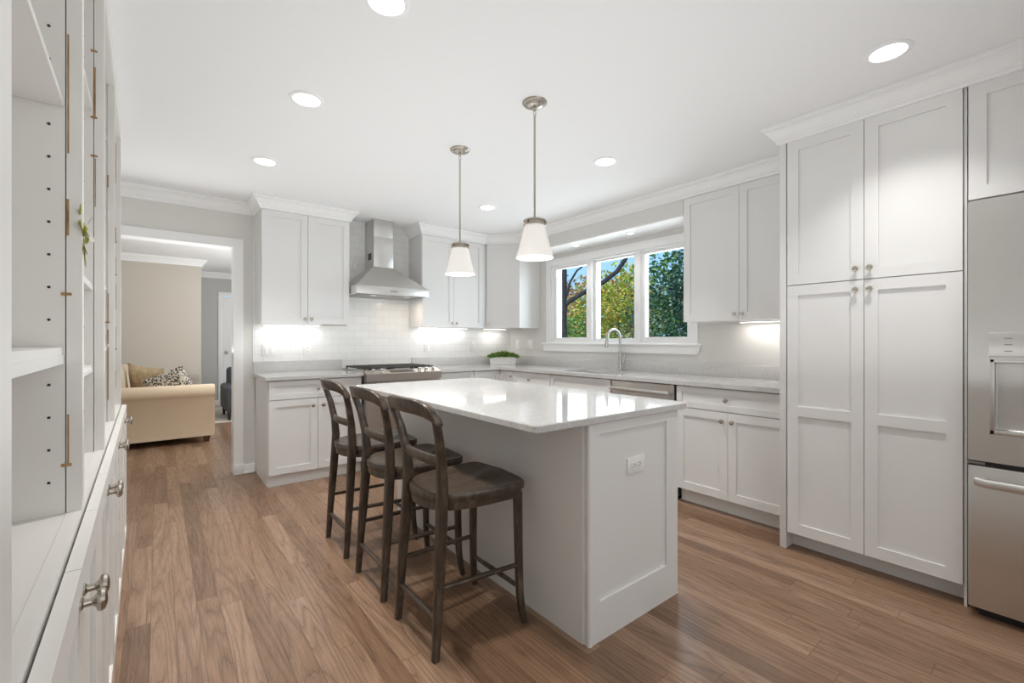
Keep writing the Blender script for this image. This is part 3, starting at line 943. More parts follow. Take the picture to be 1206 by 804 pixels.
outlet_plate('power_outlet', 'white plate standing in for a highlight on the tile beside the range hood', 0.072, 0.075, 0, (1.600, YT, 1.995), 'socket')  # made-up socket plate, its white stands in for a highlight

# ---------------------------------------------------------------- range
RX0, RX1 = 1.492, 2.256
rg = thing('range', 'stainless slide-in gas range with black grates under the hood', 'range', (RX0, 4.06, 0))
RW = RX1 - RX0
MB().box(0.0, RW, 0.03, YB - 0.010 - 4.06, 0.02, 0.905, 0.002).build('body', STEELD, rg)
MB().box(0.002, RW - 0.002, 0.06, YB - 0.012 - 4.06, 0.904, 0.926, 0.004).build('cooktop', STEEL, rg)
cp = MB()
cp.prism([(-0.035, 0.835), (-0.035, 0.905), (0.065, 0.936), (0.085, 0.936), (0.085, 0.835)], -0.002, RW + 0.002, axis='x')
pc = cp.build('control_panel', STEELW, rg)
ang = math.atan2(0.031, 0.10)
MP = Matrix.Translation((0, -0.035, 0.905)) @ Matrix.Rotation(ang, 4, 'X')
MB().box(0.235, 0.485, 0.025, 0.080, -0.001, 0.0012, mat=MP).build('display', BLACK, pc)
for kx in (0.075, 0.160, 0.545, 0.620, 0.695):
    MB().lathe([(0.021, 0.0), (0.021, 0.004), (0.0165, 0.007), (0.0155, 0.026), (0.013, 0.029), (0, 0.029)], 18, mat=MP @ Matrix.Translation((kx, 0.055, 0.0))).build('knob', STEEL, pc)
od = front('oven_door', STEELW, rg, 0.004, RW - 0.004, 0.235, 0.828, [(0.11, RW - 0.11, 0.36, 0.66)], t=0.045, y=-0.018, dep=0.004)
MB().box(0.112, RW - 0.112, -0.0135, -0.010, 0.362, 0.658).build('oven_window', BLACK, od)
hh = MB(); hh.sweep([(0.05, -0.065, 0.775), (RW - 0.05, -0.065, 0.775)], 0.013, 12, up=(0, 0, 1))
for x in (0.07, RW - 0.07): hh.sweep([(x, -0.065, 0.775), (x, -0.016, 0.775)], 0.010, 10, up=(0, 0, 1))
hh.build('handle', STEEL, od)
dw = MB(); dw.box(0.004, RW - 0.004, -0.016, 0.03, 0.075, 0.228, 0.004); dw.build('drawer', STEEL, rg)
for i in range(3):
    x0 = 0.018 + i * 0.2435; x1 = x0 + 0.240
    g = MB()
    for xx in (x0 + 0.006, (x0 + x1) / 2, x1 - 0.006): g.box(xx - 0.006, xx + 0.006, 0.095, 0.615, 0.944, 0.960, 0.002)
    for yy in (0.10, 0.185, 0.27, 0.355, 0.44, 0.525, 0.61): g.box(x0, x1, yy - 0.006, yy + 0.006, 0.946, 0.959, 0.002)
    for xx in (x0 + 0.008, x1 - 0.008):
        for yy in (0.102, 0.608): g.box(xx - 0.007, xx + 0.007, yy - 0.007, yy + 0.007, 0.925, 0.946, 0.002)
    g.build('grate', IRON, rg)
for bx, by in ((0.14, 0.22), (0.14, 0.49), (0.382, 0.355), (0.625, 0.22), (0.625, 0.49)):
    MB().lathe([(0.045, 0.0), (0.045, 0.006), (0.030, 0.008), (0.030, 0.015), (0, 0.016)], 20, (bx, by, 0.9255)).build('burner', IRON, rg)
for x in (0.05, RW - 0.05):
    for y in (0.10, 0.60):
        MB().lathe([(0.018, 0.0), (0.018, 0.006), (0.010, 0.008), (0.010, 0.022)], 12, (x, y, 0)).build('foot', BLACK, rg)

# ---------------------------------------------------------------- range hood
hd = thing('range_hood', 'stainless pyramid chimney hood mounted on the tile above the range', 'hood', (1.467, 4.244, 1.668))
HW, HD = 0.762, YB - 0.009 - 4.244
MB().box(0.0, HW, 0.0, HD, 0.0, 0.078, 0.003).build('rim', STEEL, hd)
cx0, cx1, cy0 = 0.262, 0.474, HD - 0.245
pv = [(0.004, 0.004, 0.078), (HW - 0.004, 0.004, 0.078), (HW - 0.004, HD, 0.078), (0.004, HD, 0.078)]
tv = [(cx0 - 0.004, cy0 - 0.004, 0.305), (cx1 + 0.004, cy0 - 0.004, 0.305), (cx1 + 0.004, HD, 0.305), (cx0 - 0.004, HD, 0.305)]
MB().add(pv + tv, [(0, 1, 5, 4), (1, 2, 6, 5), (2, 3, 7, 6), (3, 0, 4, 7), (4, 5, 6, 7), (3, 2, 1, 0)]).build('canopy', STEEL, hd)
MB().box(cx0, cx1, cy0, HD, 0.300, 0.62, 0.002).build('chimney_lower', STEEL, hd)
up_ = MB().box(cx0 + 0.003, cx1 - 0.003, cy0 + 0.003, HD, 0.618, CEILZ - 1.668 - 0.002, 0.002).build('chimney_upper', STEEL, hd)
vt = MB()
vt.box(cx0 - 0.0015, cx0 + 0.001, cy0 + 0.065, cy0 + 0.15, 0.385, 0.455)
vt.build('vent', BLACK, hd)
un = MB(); un.box(0.04, HW - 0.04, 0.05, HD - 0.05, -0.006, 0.002); un.build('filter', STEELD, hd)
for x in (0.355, 0.381, 0.407): MB().lathe([(0.006, 0), (0.006, 0.004), (0, 0.0045)], 12, mat=Matrix.Translation((x, 0.0, 0.036)) @ Matrix.Rotation(rad(90), 4, 'X')).build('button', BLACK, hd)
for x in (0.20, HW - 0.20):
    MB().lathe([(0, -0.004), (0.028, -0.004), (0.032, 0.0)], 16, (x, 0.09, -0.006)).build('hood_lamp', PLATE, hd)
lamp('hood_light', 'AREA', (0.56, 0.16, -0.02), 1.2, (1.0, 0.86, 0.70), (0, 0, 0), 0.10, shape='DISK', parent=hd)

# ---------------------------------------------------------------- dishwasher
dwx = thing('dishwasher', 'stainless dishwasher front with a bar handle under the worktop', 'dishwasher', (FR - 0.004, 2.512, 0), R90)
W_ = 0.602
MB().box(0.004, W_ - 0.004, 0.03, 0.60, 0.02, 0.862).build('body', STEELD, dwx)
MB().box(0.004, W_ - 0.004, 0.0, 0.03, 0.115, 0.876, 0.004).build('door', STEELW, dwx)
MB().box(0.01, W_ - 0.01, 0.045, 0.55, 0.0, 0.112).build('kick_plate', BLACK, dwx)
hh = MB(); hh.sweep([(0.02, -0.042, 0.815), (W_ - 0.02, -0.042, 0.815)], (0.013, 0.015), 12, up=(0, 0, 1), power=3)
for x in (0.035, W_ - 0.035): hh.box(x - 0.010, x + 0.010, -0.042, 0.002, 0.805, 0.825, 0.003)
hh.build('handle', STEEL, dwx)

# ---------------------------------------------------------------- refrigerator
rf = thing('refrigerator', 'stainless french-door refrigerator with bottom freezer at the right edge', 'refrigerator', (2.815, 0.316, 0), R90)
FW = 0.905
MB().box(0.004, FW - 0.004, 0.065, 0.84, 0.02, 1.815, 0.003).build('body', STEELD, rf)
DXa, DXb = 0.062, 0.36
dl = MB()
# left door with the dispenser recess
recs = [(0.082, 0.345, 0.828, 1.122)]
d1 = front('door', STEEL, rf, 0.003, FW / 2 - 0.003, 0.690, 1.828, recs, t=0.060, dep=0.050)
bv = d1.modifiers.new('ease', 'BEVEL'); bv.width = 0.006; bv.segments = 3; bv.limit_method = 'ANGLE'
dp = MB(); dp.box(0.066, 0.36, -0.004, 0.006, 1.145, 1.250, 0.003); ctl = dp.build('dispenser_control', STEEL, d1)
mk = MB()
for z in (1.170, 1.197, 1.224):
    mk.box(0.112, 0.135, -0.0048, -0.003, z - 0.002, z + 0.002); mk.box(0.20, 0.225, -0.0048, -0.003, z - 0.002, z + 0.002)
mk.build('button_marks', STEELD, ctl)
fm = MB()
fm.box(0.070, 0.357, -0.003, 0.008, 0.812, 0.830, 0.002); fm.box(0.070, 0.084, -0.003, 0.008, 0.812, 1.135, 0.002); fm.box(0.343, 0.357, -0.003, 0.008, 0.812, 1.135, 0.002); fm.box(0.070, 0.357, -0.003, 0.008, 1.120, 1.136, 0.002)
fm.build('dispenser_frame', STEEL, d1)
pd = MB(); pd.box(0.17, 0.255, 0.030, 0.048, 0.93, 1.06, 0.006); pd.build('dispenser_paddle', STEELD, d1)
d2_ = MB(); d2_.box(FW / 2 + 0.003, FW - 0.003, 0, 0.060, 0.690, 1.828, 0.006).build('door', STEEL, rf)
for x in (FW / 2 - 0.045, FW / 2 + 0.045):
    hh = MB(); hh.sweep([(x, -0.055, 0.80), (x, -0.058, 1.25), (x, -0.055, 1.70)], 0.012, 12, up=(0, 1, 0))
    for z in (0.82, 1.68): hh.sweep([(x, -0.055, z), (x, 0.002, z)], 0.010, 10, up=(0, 0, 1))
    hh.build('handle', STEEL, d1 if x < FW / 2 else rf)
fz = MB().box(0.003, FW - 0.003, 0, 0.060, 0.045, 0.668, 0.006).build('freezer_drawer', STEEL, rf)
hh = MB(); hh.sweep([(0.032, -0.030, 0.606), (0.06, -0.052, 0.606), (FW / 2, -0.062, 0.606), (FW - 0.06, -0.052, 0.606), (FW - 0.032, -0.030, 0.606)], (0.012, 0.0185), 14, up=(0, 0, 1), power=2.6)
for x in (0.045, FW - 0.045): hh.box(x - 0.012, x + 0.012, -0.04, 0.003, 0.592, 0.620, 0.003)
hh.build('handle', STEEL, fz)
MB().box(0.010, FW - 0.010, 0.02, 0.06, 0.668, 0.690).build('gasket', BLACK, rf)
hg = MB(); hg.box(0.0, 0.055, 0.004, 0.05, 0.672, 0.684, 0.002); hg.build('hinge', STEELD, rf)
MB().box(0.03, FW - 0.03, 0.05, 0.75, 0.0, 0.045).build('base_grille', BLACK, rf)

# ---------------------------------------------------------------- built-in bookcase and its base cabinets
BR = rad(90) + math.atan(0.02)
bk = thing('bookcase', 'tall pale built-in bookcase with open shelves at the left edge', 'bookcase', (-0.102, 0.0, 0), BR)
ST = [(0.598, 0.660), (1.322, 1.360), (2.002, 2.040), (2.692, 2.730), (3.372, 3.430)]
Zd, Zt = 0.853, 2.36
BD = 0.33
ff = MB()
for a, b_ in ST: ff.box(a, b_, 0.0, 0.024, 0.846, 2.43)
ff.box(0.598, 3.43, 0.0005, 0.0235, Zt, 2.43); ff.box(0.598, 3.43, 0.0005, 0.0235, 0.80, Zd)
ff.build('face_frame', CABD, bk)
ca = MB()
ca.box(0.60, 3.428, BD, BD + 0.012, 0.84, 2.43)
ca.box(0.60, 3.428, 0.024, BD, 0.835, Zd - 0.001); ca.box(0.60, 3.428, 0.024, BD, Zt, 2.42)
ca.box(0.60, 0.62, 0.024, BD, Zd - 0.01, Zt); ca.box(3.408, 3.428, 0.024, BD, Zd - 0.01, Zt)
for (a, b_) in ST[1:4]: ca.box(a + 0.001, b_ - 0.001, 0.026, BD, Zd - 0.01, Zt)
ca.build('carcass', CABD, bk)
hl = MB()
for (a, b_) in ST[1:5]:
    z = 0.92
    while z < 2.32:
        for yy in (0.050, 0.285):
            hl.lathe([(0.0028, 0.0), (0.0028, 0.0015), (0, 0.0016)], 8, mat=Matrix.Translation((a + 0.001 if b_ < 3.4 else 3.408, yy, z)) @ Matrix.Rotation(rad(-90), 4, 'Y'))
        z += 0.0675
hl.build('pin_holes', DARKHOLE, bk)
rnd = random.Random(4)
SH = [[1.703, 1.166], [1.966, 1.378, 1.113], [2.100, 1.768, 1.437, 1.172], [1.95, 1.55, 1.17]]
for i, zs in enumerate(SH):
    xa = ST[i][1] + 0.001 if i else 0.622
    xb = ST[i + 1][0] if i < 3 else 3.406
    for z in zs:
        th = 0.034 if abs(z - 1.166) < 0.01 else 0.022
        s_ = MB(); s_.box(xa + 0.001, xb - 0.0005, 0.030, BD - 0.002, z, z + th); 
        s_.box(xa + 0.001, xb - 0.0005, 0.0275, 0.030, z, z + th * 0.55)
        s_.build('shelf', CABD, bk)
rw = MB()
for i, (a, b_) in enumerate(ST[1:5]):
    z = 0.95
    while z < 2.3:
        L_ = rnd.uniform(0.05, 0.30)
        if rnd.random() < 0.5:
            rw.box(a - 0.0012, a + 0.001, 0.0200, 0.0200 + rnd.uniform(0.0015, 0.0045), z, min(z + L_, 2.33))
        if rnd.random() < 0.35: rw.box(a - 0.002, a + 0.001, 0.016, 0.032, z, z + 0.006)
        z += L_ + rnd.uniform(0.0, 0.12)
rw.build('raw_wood_edge', RAW, bk)['label'] = 'bare brown wood edge left where hinges were'
BP = [(o_, z) for o_, z in CP]
cr = MB(); crown(cr, [(3.43, BD), (3.43, 0.0), (0.598, 0.0)][::-1], [(-o_, z) for o_, z in CP])
cr.build('crown', CABD, bk)
bx = [0.600, 1.340, 2.020, 2.710, 3.430]
lab = ['nearest low white cupboard beneath the bookcase', 'second low white cupboard from the camera beneath the bookcase',
       'third low white cupboard from the camera beneath the bookcase', 'farthest low white cupboard beneath the bookcase, toward the living room']
for i in range(4):
    t = thing('base_cabinet', lab[i], 'cabinet', (-0.102, 0, 0), BR, 'low cupboards beneath the bookcase')
    a, b_ = bx[i], bx[i + 1]
    bd = MB(); bd.box(a + 0.0005, b_ - 0.0005, 0.025, BD, 0.0, 0.834); bd.box(a + 0.0005, b_ - 0.0005, 0.0, 0.025, 0.0, 0.799)
    bd.build('body', CABD, t)
    m_ = (a + b_) / 2 + (0.035 if i == 0 else 0)
    a2 = a + (0.07 if i == 0 else 0)
    for x0, x1, kx in ((a2, m_, m_ - 0.028), (m_, b_, m_ + 0.028)):
        o = front('door', CABD, t, x0 + 0.0015, x1 - 0.0015, 0.10, 0.844, y=-0.024, t=0.020)
        knob(o, kx, 0.798, -0.024, 1.15)


def leaf(mb, p, d, up, ln, wd):
    d = d.normalized(); s_ = d.cross(up)
    if s_.length < 1e-4: s_ = d.cross(Vector((1, 0, 0)))
    s_.normalize(); n_ = s_.cross(d)
    p = Vector(p)
    v = [p, p + d * ln * 0.35 + s_ * wd * 0.5, p + d * ln * 0.7 + s_ * wd * 0.38, p + d * ln, p + d * ln * 0.7 - s_ * wd * 0.38, p + d * ln * 0.35 - s_ * wd * 0.5,
         p + d * ln * 0.35 - n_ * wd * 0.12, p + d * ln * 0.7 - n_ * wd * 0.10]
    mb.add(v, [(0, 1, 6), (1, 2, 7, 6), (2, 3, 7), (3, 4, 7), (4, 5, 6, 7), (5, 0, 6)], True)


def sprig(name, label, base, m, seed, n, ln, vdir, flower=False):
    r = random.Random(seed)
    t = thing(name, label, 'plant', base)
    st = MB(); lf = MB()
    pts = [Vector((0, 0, 0)) + Vector(vdir) * k * 0.25 + Vector((0, 0, 0.006 * math.sin(k))) for k in range(5)]
    st.sweep(pts, 0.0013, 6, up=(1, 0, 0))
    for i in range(n):
        p = pts[0].lerp(pts[-1], (i + 0.5) / n)
        a = 2.2 * i + r.uniform(-.4, .4)
        d = Vector((0.25 * r.uniform(-1, 1), math.cos(a), math.sin(a))) + Vector(vdir).normalized() * 0.4
        leaf(lf, p, d, Vector((1, 0.1, 0.2)), ln * r.uniform(0.75, 1.2), ln * 0.42)
    st.build('stem', TWIG, t); lf.build('leaves', m, t)
    if flower:
        fl = MB()
        for i in range(4):
            p = pts[0].lerp(pts[-1], r.uniform(0.3, 0.75)) + Vector((r.uniform(0, .01), r.uniform(-.02, .02), r.uniform(-.02, .02)))
            a = r.uniform(0, 6.28)
            leaf(fl, p, Vector((0.4, math.cos(a), math.sin(a))), Vector((1, 0, 0)), 0.026, 0.016)
        fl.build('petals', FLOWER, t)
    return t


sprig('leafy_sprig', 'yellow-green leafy sprig with pale petals hanging on the bookcase upright', (-0.133, 1.318, 1.492), LEAF_S, 3, 13, 0.042, (0.006, 0.035, -0.085), True)
sprig('leafy_sprig', 'small dark leaf sprig at the bookcase upright nearest the camera', (-0.128, 0.668, 1.268), LEAF_B, 8, 4, 0.026, (-0.004, 0.022, 0.026))

# ---------------------------------------------------------------- bar stools
SY = [1.685, 2.185, 2.715]
SLAB = ['dark wooden counter stool nearest the camera, in front of the island', 'dark wooden counter stool in the middle of the row of three',
        'dark wooden counter stool farthest from the camera, toward the range']


def make_stool():
    t = thing('bar_stool', SLAB[0], 'stool', (1.030, SY[0], 0), 0, 'counter stools at the island')
    half = [(0.238, 0.0), (0.237, 0.06), (0.234, 0.12), (0.226, 0.170), (0.212, 0.192), (0.190, 0.201), (0.14, 0.202), (0.08, 0.200), (0.02, 0.195), (-0.04, 0.187), (-0.09, 0.175), (-0.13, 0.157), (-0.165, 0.128), (-0.190, 0.090), (-0.203, 0.048), (-0.207, 0.0)]
    out = half + [(x, -y) for x, y in reversed(half[1:-1])]
    n = len(out)
    mb = MB(); vs = []; fs = []
    ks = [0.12, 0.28, 0.45, 0.62, 0.76, 0.87, 0.95, 0.985]

    def ztop(x, y, k):
        dish = -0.019 * (1 - k ** 2.4)
        ridge = 0.013 * math.exp(-(y / 0.035) ** 2) * min(1, max(0, (x + 0.02) / 0.16)) * (1 if k < 0.93 else 0.3)
        return 0.612 + dish + ridge
    vs.append((0, 0, ztop(0, 0, 0)))
    for k in ks: vs += [(x * k, y * k, ztop(x * k, y * k, k)) for x, y in out]
    for k, z in ((1.0, 0.607), (1.0, 0.582), (0.985, 0.577)): vs += [(x * k, y * k, z) for x, y in out]
    R = len(ks) + 3
    for i in range(n): fs.append((0, 1 + i, 1 + (i + 1) % n))
    for r in range(R - 1):
        for i in range(n):
            j = (i + 1) % n
            fs.append((1 + r * n + i, 1 + (r + 1) * n + i, 1 + (r + 1) * n + j, 1 + r * n + j))
    fs.append(tuple(1 + (R - 1) * n + i for i in range(n)))
    mb.add(vs, fs, True).build('seat', STOOL, t, sharp=50)
    ap = MB()
    ap.prism([(x * 0.965, y * 0.965) for x, y in out], 0.546, 0.578, smooth=True)
    ap.build('apron', STOOL, t, sharp=50)
    for s_ in (-1, 1):
        lg = MB()
        P = [(-0.206, 0.169 * s_, 0.0), (-0.196, 0.166 * s_, 0.15), (-0.182, 0.160 * s_, 0.35), (-0.170, 0.152 * s_, 0.54), (-0.166, 0.150 * s_, 0.64), (-0.173, 0.157 * s_, 0.74), (-0.192, 0.172 * s_, 0.84), (-0.217, 0.190 * s_, 0.925)]
        lg.sweep(P, [(0.0145, 0.0145), (0.016, 0.017), (0.0175, 0.021), (0.0185, 0.023), (0.0185, 0.022), (0.0175, 0.019), (0.016, 0.0165), (0.0145, 0.015)], 14, up=(1, 0, 0), power=3.4)
        lg.build('rear_leg', STOOL, t)
        lg = MB()
        P = [(0.212, 0.194 * s_, 0.0), (0.203, 0.188 * s_, 0.05), (0.195, 0.182 * s_, 0.13), (0.192, 0.178 * s_, 0.30), (0.190, 0.174 * s_, 0.56)]
        lg.sweep(P, [0.0135, 0.0145, 0.0155, 0.0165, 0.0185], 14, up=(1, 0, 0), power=3.4)
        lg.build('front_leg', STOOL, t)
        sd = MB(); sd.sweep([(-0.188, 0.162 * s_, 0.262), (0.0, 0.172 * s_, 0.257), (0.193, 0.180 * s_, 0.250)], [0.0095, 0.0115, 0.0095], 12, up=(0, 0, 1)).build('side_stretcher', STOOL, t)
    MB().sweep([(0.195, -0.180, 0.150), (0.195, 0, 0.150), (0.195, 0.180, 0.150)], [0.0095, 0.0115, 0.0095], 12, up=(0, 0, 1)).build('front_stretcher', STOOL, t)
    MB().sweep([(-0.197, -0.165, 0.150), (-0.197, 0, 0.150), (-0.197, 0.165, 0.150)], [0.0095, 0.0115, 0.0095], 12, up=(0, 0, 1)).build('rear_stretcher', STOOL, t)

    def curved_rail(name, yw, xf, zt, zb, th, lean=0.0):
        m_ = MB(); vs = []; fs = []
        K = 28
        for i in range(K + 1):
            u = -1 + 2 * i / K
            y = yw * u; x = xf(u); a, c_ = zt(u), zb(u)
            e = min(0.006, (a - c_) * 0.3)
            for dx, z in ((-th, c_ + e), (-th, a - e), (-th + e * .7, a - e * .25), (0, a), (th - e * .7, a - e * .25), (th, a - e), (th, c_ + e), (th - e * .7, c_ + e * .25), (0, c_), (-th + e * .7, c_ + e * .25)):
                vs.append((x + dx - lean * (z - zb(u)), y, z))
        for i in range(K):
            for k in range(10):
                l = (k + 1) % 10
                fs.append((i * 10 + k, i * 10 + l, (i + 1) * 10 + l, (i + 1) * 10 + k))
        fs.append(tuple(range(10))[::-1]); fs.append(tuple(K * 10 + k for k in range(10)))
        m_.add(vs, fs, True).build(name, STOOL, t, sharp=50)
    curved_rail('top_rail', 0.2045, lambda u: -0.206 - 0.050 * (1 - u * u), lambda u: 0.992 - 0.050 * abs(u) ** 4.6 - 0.016 * abs(u) ** 20, lambda u: 0.930 - 0.038 * abs(u) ** 4.0, 0.0150, 0.30)
    curved_rail('slat', 0.160, lambda u: -0.172 - 0.024 * (1 - u * u), lambda u: 0.770 - 0.004 * u * u, lambda u: 0.728 - 0.004 * u * u, 0.009)
    return t


stool = make_stool()
for i in (1, 2):
    c_ = copy_tree(stool, (1.030, SY[i], 0)); c_['label'] = SLAB[i]

# ---------------------------------------------------------------- pendant lights
PL = ['nickel pendant lamp with white glass shade, nearer the camera', 'nickel pendant lamp with white glass shade, nearer the range']


def make_pendant():
    t = thing('pendant_light', PL[0], 'pendant lamp', (1.558, 1.786, CEILZ), 0, 'pendants over the island')
    MB().lathe([(0, -0.0255), (0.012, -0.0255), (0.030, -0.024), (0.036, -0.020), (0.044, -0.0195), (0.049, -0.012), (0.058, -0.0115), (0.065, -0.005), (0.066, -0.0005), (0, -0.0005)][::-1], 36).build('canopy', NICKEL, t)
    lk = MB(); lk.lathe([(0.009, -0.022), (0.009, -0.032), (0.006, -0.036), (0.006, -0.044)], 14)
    lk.sweep([(0.008 * math.cos(a), 0, -0.056 + 0.014 * math.sin(a)) for a in [2 * math.pi * k / 14 for k in range(14)]], 0.0025, 8, up=(0, 1, 0), closed=True)
    lk.build('link', NICKEL, t)
    MB().sweep([(0, 0, -0.068), (0, 0, -0.35), (0, 0, -0.612)], 0.0055, 12, up=(0, 1, 0)).build('rod', NICKEL, t)
    cp_ = MB(); cp_.lathe([(0, -0.606), (0.012, -0.607), (0.020, -0.612), (0.050, -0.616), (0.060, -0.622), (0.0605, -0.628), (0.055, -0.630), (0.055, -0.640), (0.060, -0.642), (0.060, -0.647), (0.052, -0.650), (0, -0.650)], 32)
    for k in range(3):
        a = rad(120 * k + 70)
        cp_.lathe([(0.006, 0), (0.006, 0.012), (0, 0.013)], 10, mat=Matrix.Rotation(a, 4, 'Z') @ Matrix.Translation((0.055, 0, -0.635)) @ Matrix.Rotation(rad(90), 4, 'Y'))
    cp_.build('cap', NICKEL, t)
    sh = MB()
    o_ = [(0.052, -0.648), (0.057, -0.660), (0.066, -0.700), (0.078, -0.745), (0.089, -0.785), (0.0965, -0.808), (0.100, -0.820)]
    i_ = [(r - 0.004, z) for r, z in reversed(o_)]
    sh.lathe(o_ + i_, 40, caps=False)
    sh.build('shade', OPAL, t)
    lamp('pendant_bulb', 'POINT', (0, 0, -0.76), 0.6, (1.0, 0.93, 0.84), radius=0.03, parent=t)
    return t


pd_ = make_pendant()
c_ = copy_tree(pd_, (1.556, 2.530, CEILZ)); c_['label'] = PL[1]

# ---------------------------------------------------------------- recessed ceiling lights
DLS = [((0.663, 1.594), 'recessed ceiling light cut by the top edge of the photo'),
       ((0.605, 2.496), 'recessed ceiling light in the left row, second nearest the camera'),
       ((0.585, 3.540), 'recessed ceiling light nearest the doorway'),
       ((2.491, 0.522), 'recessed ceiling light in front of the tall pantry'),
       ((2.458, 2.065), 'recessed ceiling light in the right row, just right of the nearer pendant'),
       ((2.431, 3.463), 'recessed ceiling light between the two pendants, farthest back')]


def make_downlight(r=0.066, e=5.6, nm='recessed_light', grp='recessed ceiling lights', z=CEILZ):
    t = thing(nm, DLS[0][1], 'ceiling light', (0, 0, z), 0, grp)
    MB().lathe([(r - 0.003, -0.002), (r, -0.006), (r + 0.012, -0.006), (r + 0.018, -0.003), (r + 0.019, 0.0)], 36, caps=False).build('trim_ring', RINGM, t)
    MB().lathe([(0, -0.0028), (r - 0.002, -0.0028), (r - 0.002, -0.0005), (0, -0.0005)], 36).build('lens', LENS, t)
    l = lamp('downlight_beam', 'AREA', (0, 0, -0.012), e, (1.0, 0.985, 0.97), (0, 0, 0), r * 1.8, shape='DISK', parent=t, spread=rad(96))
    return t


dl0 = make_downlight()
for i, ((x, y), lb) in enumerate(DLS):
    o = dl0 if i == 0 else copy_tree(dl0)
    o.location = (x, y, CEILZ); o['label'] = lb
    if i == 3:                              # this one is dimmer than the rest
        for ch in o.children:
            if ch.type == 'LIGHT':
                ch.data = ch.data.copy(); ch.data.energy *= 0.70
so = make_downlight(0.030, 0.5, 'soffit_light', 'small lights under the soffit', 2.229)
so.location = (3.50, 3.340, 2.229); so['label'] = 'small recessed light under the soffit, over the left window pane'
s2 = copy_tree(so, (3.50, 2.640, 2.229)); s2['label'] = 'small recessed light under the soffit, over the right mullion'

# under-cabinet light bars
def bar_light(label, loc, rot, ln, e):
    t = thing('light_bar', label, 'light', loc, rot, 'bars of light under the wall cabinets')
    MB().box(-ln / 2, ln / 2, -0.014, 0.014, -0.010, 0.0, 0.002).build('housing', RINGM, t)
    MB().box(-ln / 2 + 0.01, ln / 2 - 0.01, -0.010, 0.010, -0.0118, -0.0095).build('lens', STRIP, t)
    lamp('bar_glow', 'AREA', (0, 0, -0.016), e, (1.0, 0.965, 0.935), (0, 0, 0), ln * 0.95, 0.02, 'RECTANGLE', parent=t)
    return t


bar_light('light bar under the wall cabinet left of the hood', (1.00, 4.66, 1.367), 0, 0.50, 0.8)
bar_light('light bar under the wall cabinet right of the hood', (2.64, 4.66, 1.367), 0, 0.66, 0.85)
bar_light('light bar under the diagonal corner cabinet', (3.36, 4.62, 1.367), 0, 0.36, 0.6)
bar_light('light bar under the wall cabinet beside the tall pantry', (3.60, 1.42, 1.367), R90, 0.50, 0.95)
bt = MB(); bt.box(-0.11, 0.11, -0.010, 0.010, -0.006, 0.0, 0.001)
tag(bt.build('wood_batten', RAW, None, (1.335, 4.47, 1.366)), 'thin bare wood batten under the wall cabinet left of the hood', 'batten')

# ---------------------------------------------------------------- planter on the worktop
pl_ = thing('potted_plant', 'low leafy green plant in a long white planter in the worktop corner', 'plant', (3.40, 4.50, 0.9145), -0.6669)
pm = MB()
ro = rrect(-0.155, 0.155, -0.05, 0.05, 0.012); rt = rrect(-0.172, 0.172, -0.060, 0.060, 0.012); ri = rrect(-0.165, 0.165, -0.053, 0.053, 0.010)
n = len(ro); vs = [(x, y, 0.0) for x, y in ro] + [(x, y, 0.095) for x, y in rt] + [(x, y, 0.095) for x, y in ri] + [(x, y, 0.075) for x, y in ri]
fs = [tuple(range(n))[::-1]]
for r_ in range(3):
    for i in range(n):
        j = (i + 1) % n; fs.append((r_ * n + i, r_ * n + j, (r_ + 1) * n + j, (r_ + 1) * n + i))
fs.append(tuple(3 * n + i for i in range(n)))
pm.add(vs, fs, True).build('planter', PLANTER, pl_)
rn = random.Random(11)
lf = MB()
for i in range(520):
    px_ = rn.uniform(-0.185, 0.185)
    p = Vector((px_, rn.uniform(-0.075, 0.075), 0.085 + rn.uniform(0, 0.065) * (1 - (abs(px_) / 0.21) ** 2)))
    d = Vector((p.x * 3 + rn.uniform(-.6, .6), p.y * 8 + rn.uniform(-.6, .6), rn.uniform(0.0, 1.1)))
    leaf(lf, p, d, Vector((rn.uniform(-1, 1), rn.uniform(-1, 1), 0.5)), rn.uniform(0.022, 0.034), 0.024)
lf.build('foliage', LEAF_P, pl_)

# ---------------------------------------------------------------- living room furniture
sf = thing('sofa', 'beige fabric sofa with rolled arms seen through the doorway', 'sofa', (-0.45, 6.50, 0))
# local: x to the front (+x), y along its length


def rolled_arm(mb, x0, x1, y0, y1, zb, zt, roll=0.085):
    """arm as an extruded profile along x with a scroll on the outer (-y) side"""
    pr = [(y0, zb)]
    cy, cz = y0 + 0.055, zt - roll
    for k in range(15):
        a = rad(235 - 235 * k / 14)
        pr.append((cy + roll * math.cos(a), cz + roll * math.sin(a)))
    pr += [(y1, cz), (y1, zb)]
    nn = len(pr)
    vs = []; K = 5
    xs = [x0, x0 + 0.012, (x0 + x1) / 2, x1 - 0.012, x1]
    for q_, x in enumerate(xs):
        s_ = 0.94 if q_ in (0, K - 1) else 1.0
        ym = sum(p[0] for p in pr) / nn; zm = sum(p[1] for p in pr) / nn
        vs += [(x, ym + (y - ym) * s_, zm + (z - zm) * s_) for y, z in pr]
    fs = [tuple(range(nn)), tuple((K - 1) * nn + i for i in range(nn))[::-1]]
    for q_ in range(K - 1):
        for i in range(nn):
            j = (i + 1) % nn
            fs.append((q_ * nn + i, q_ * nn + j, (q_ + 1) * nn + j, (q_ + 1) * nn + i))
    mb.add(vs, fs, True)


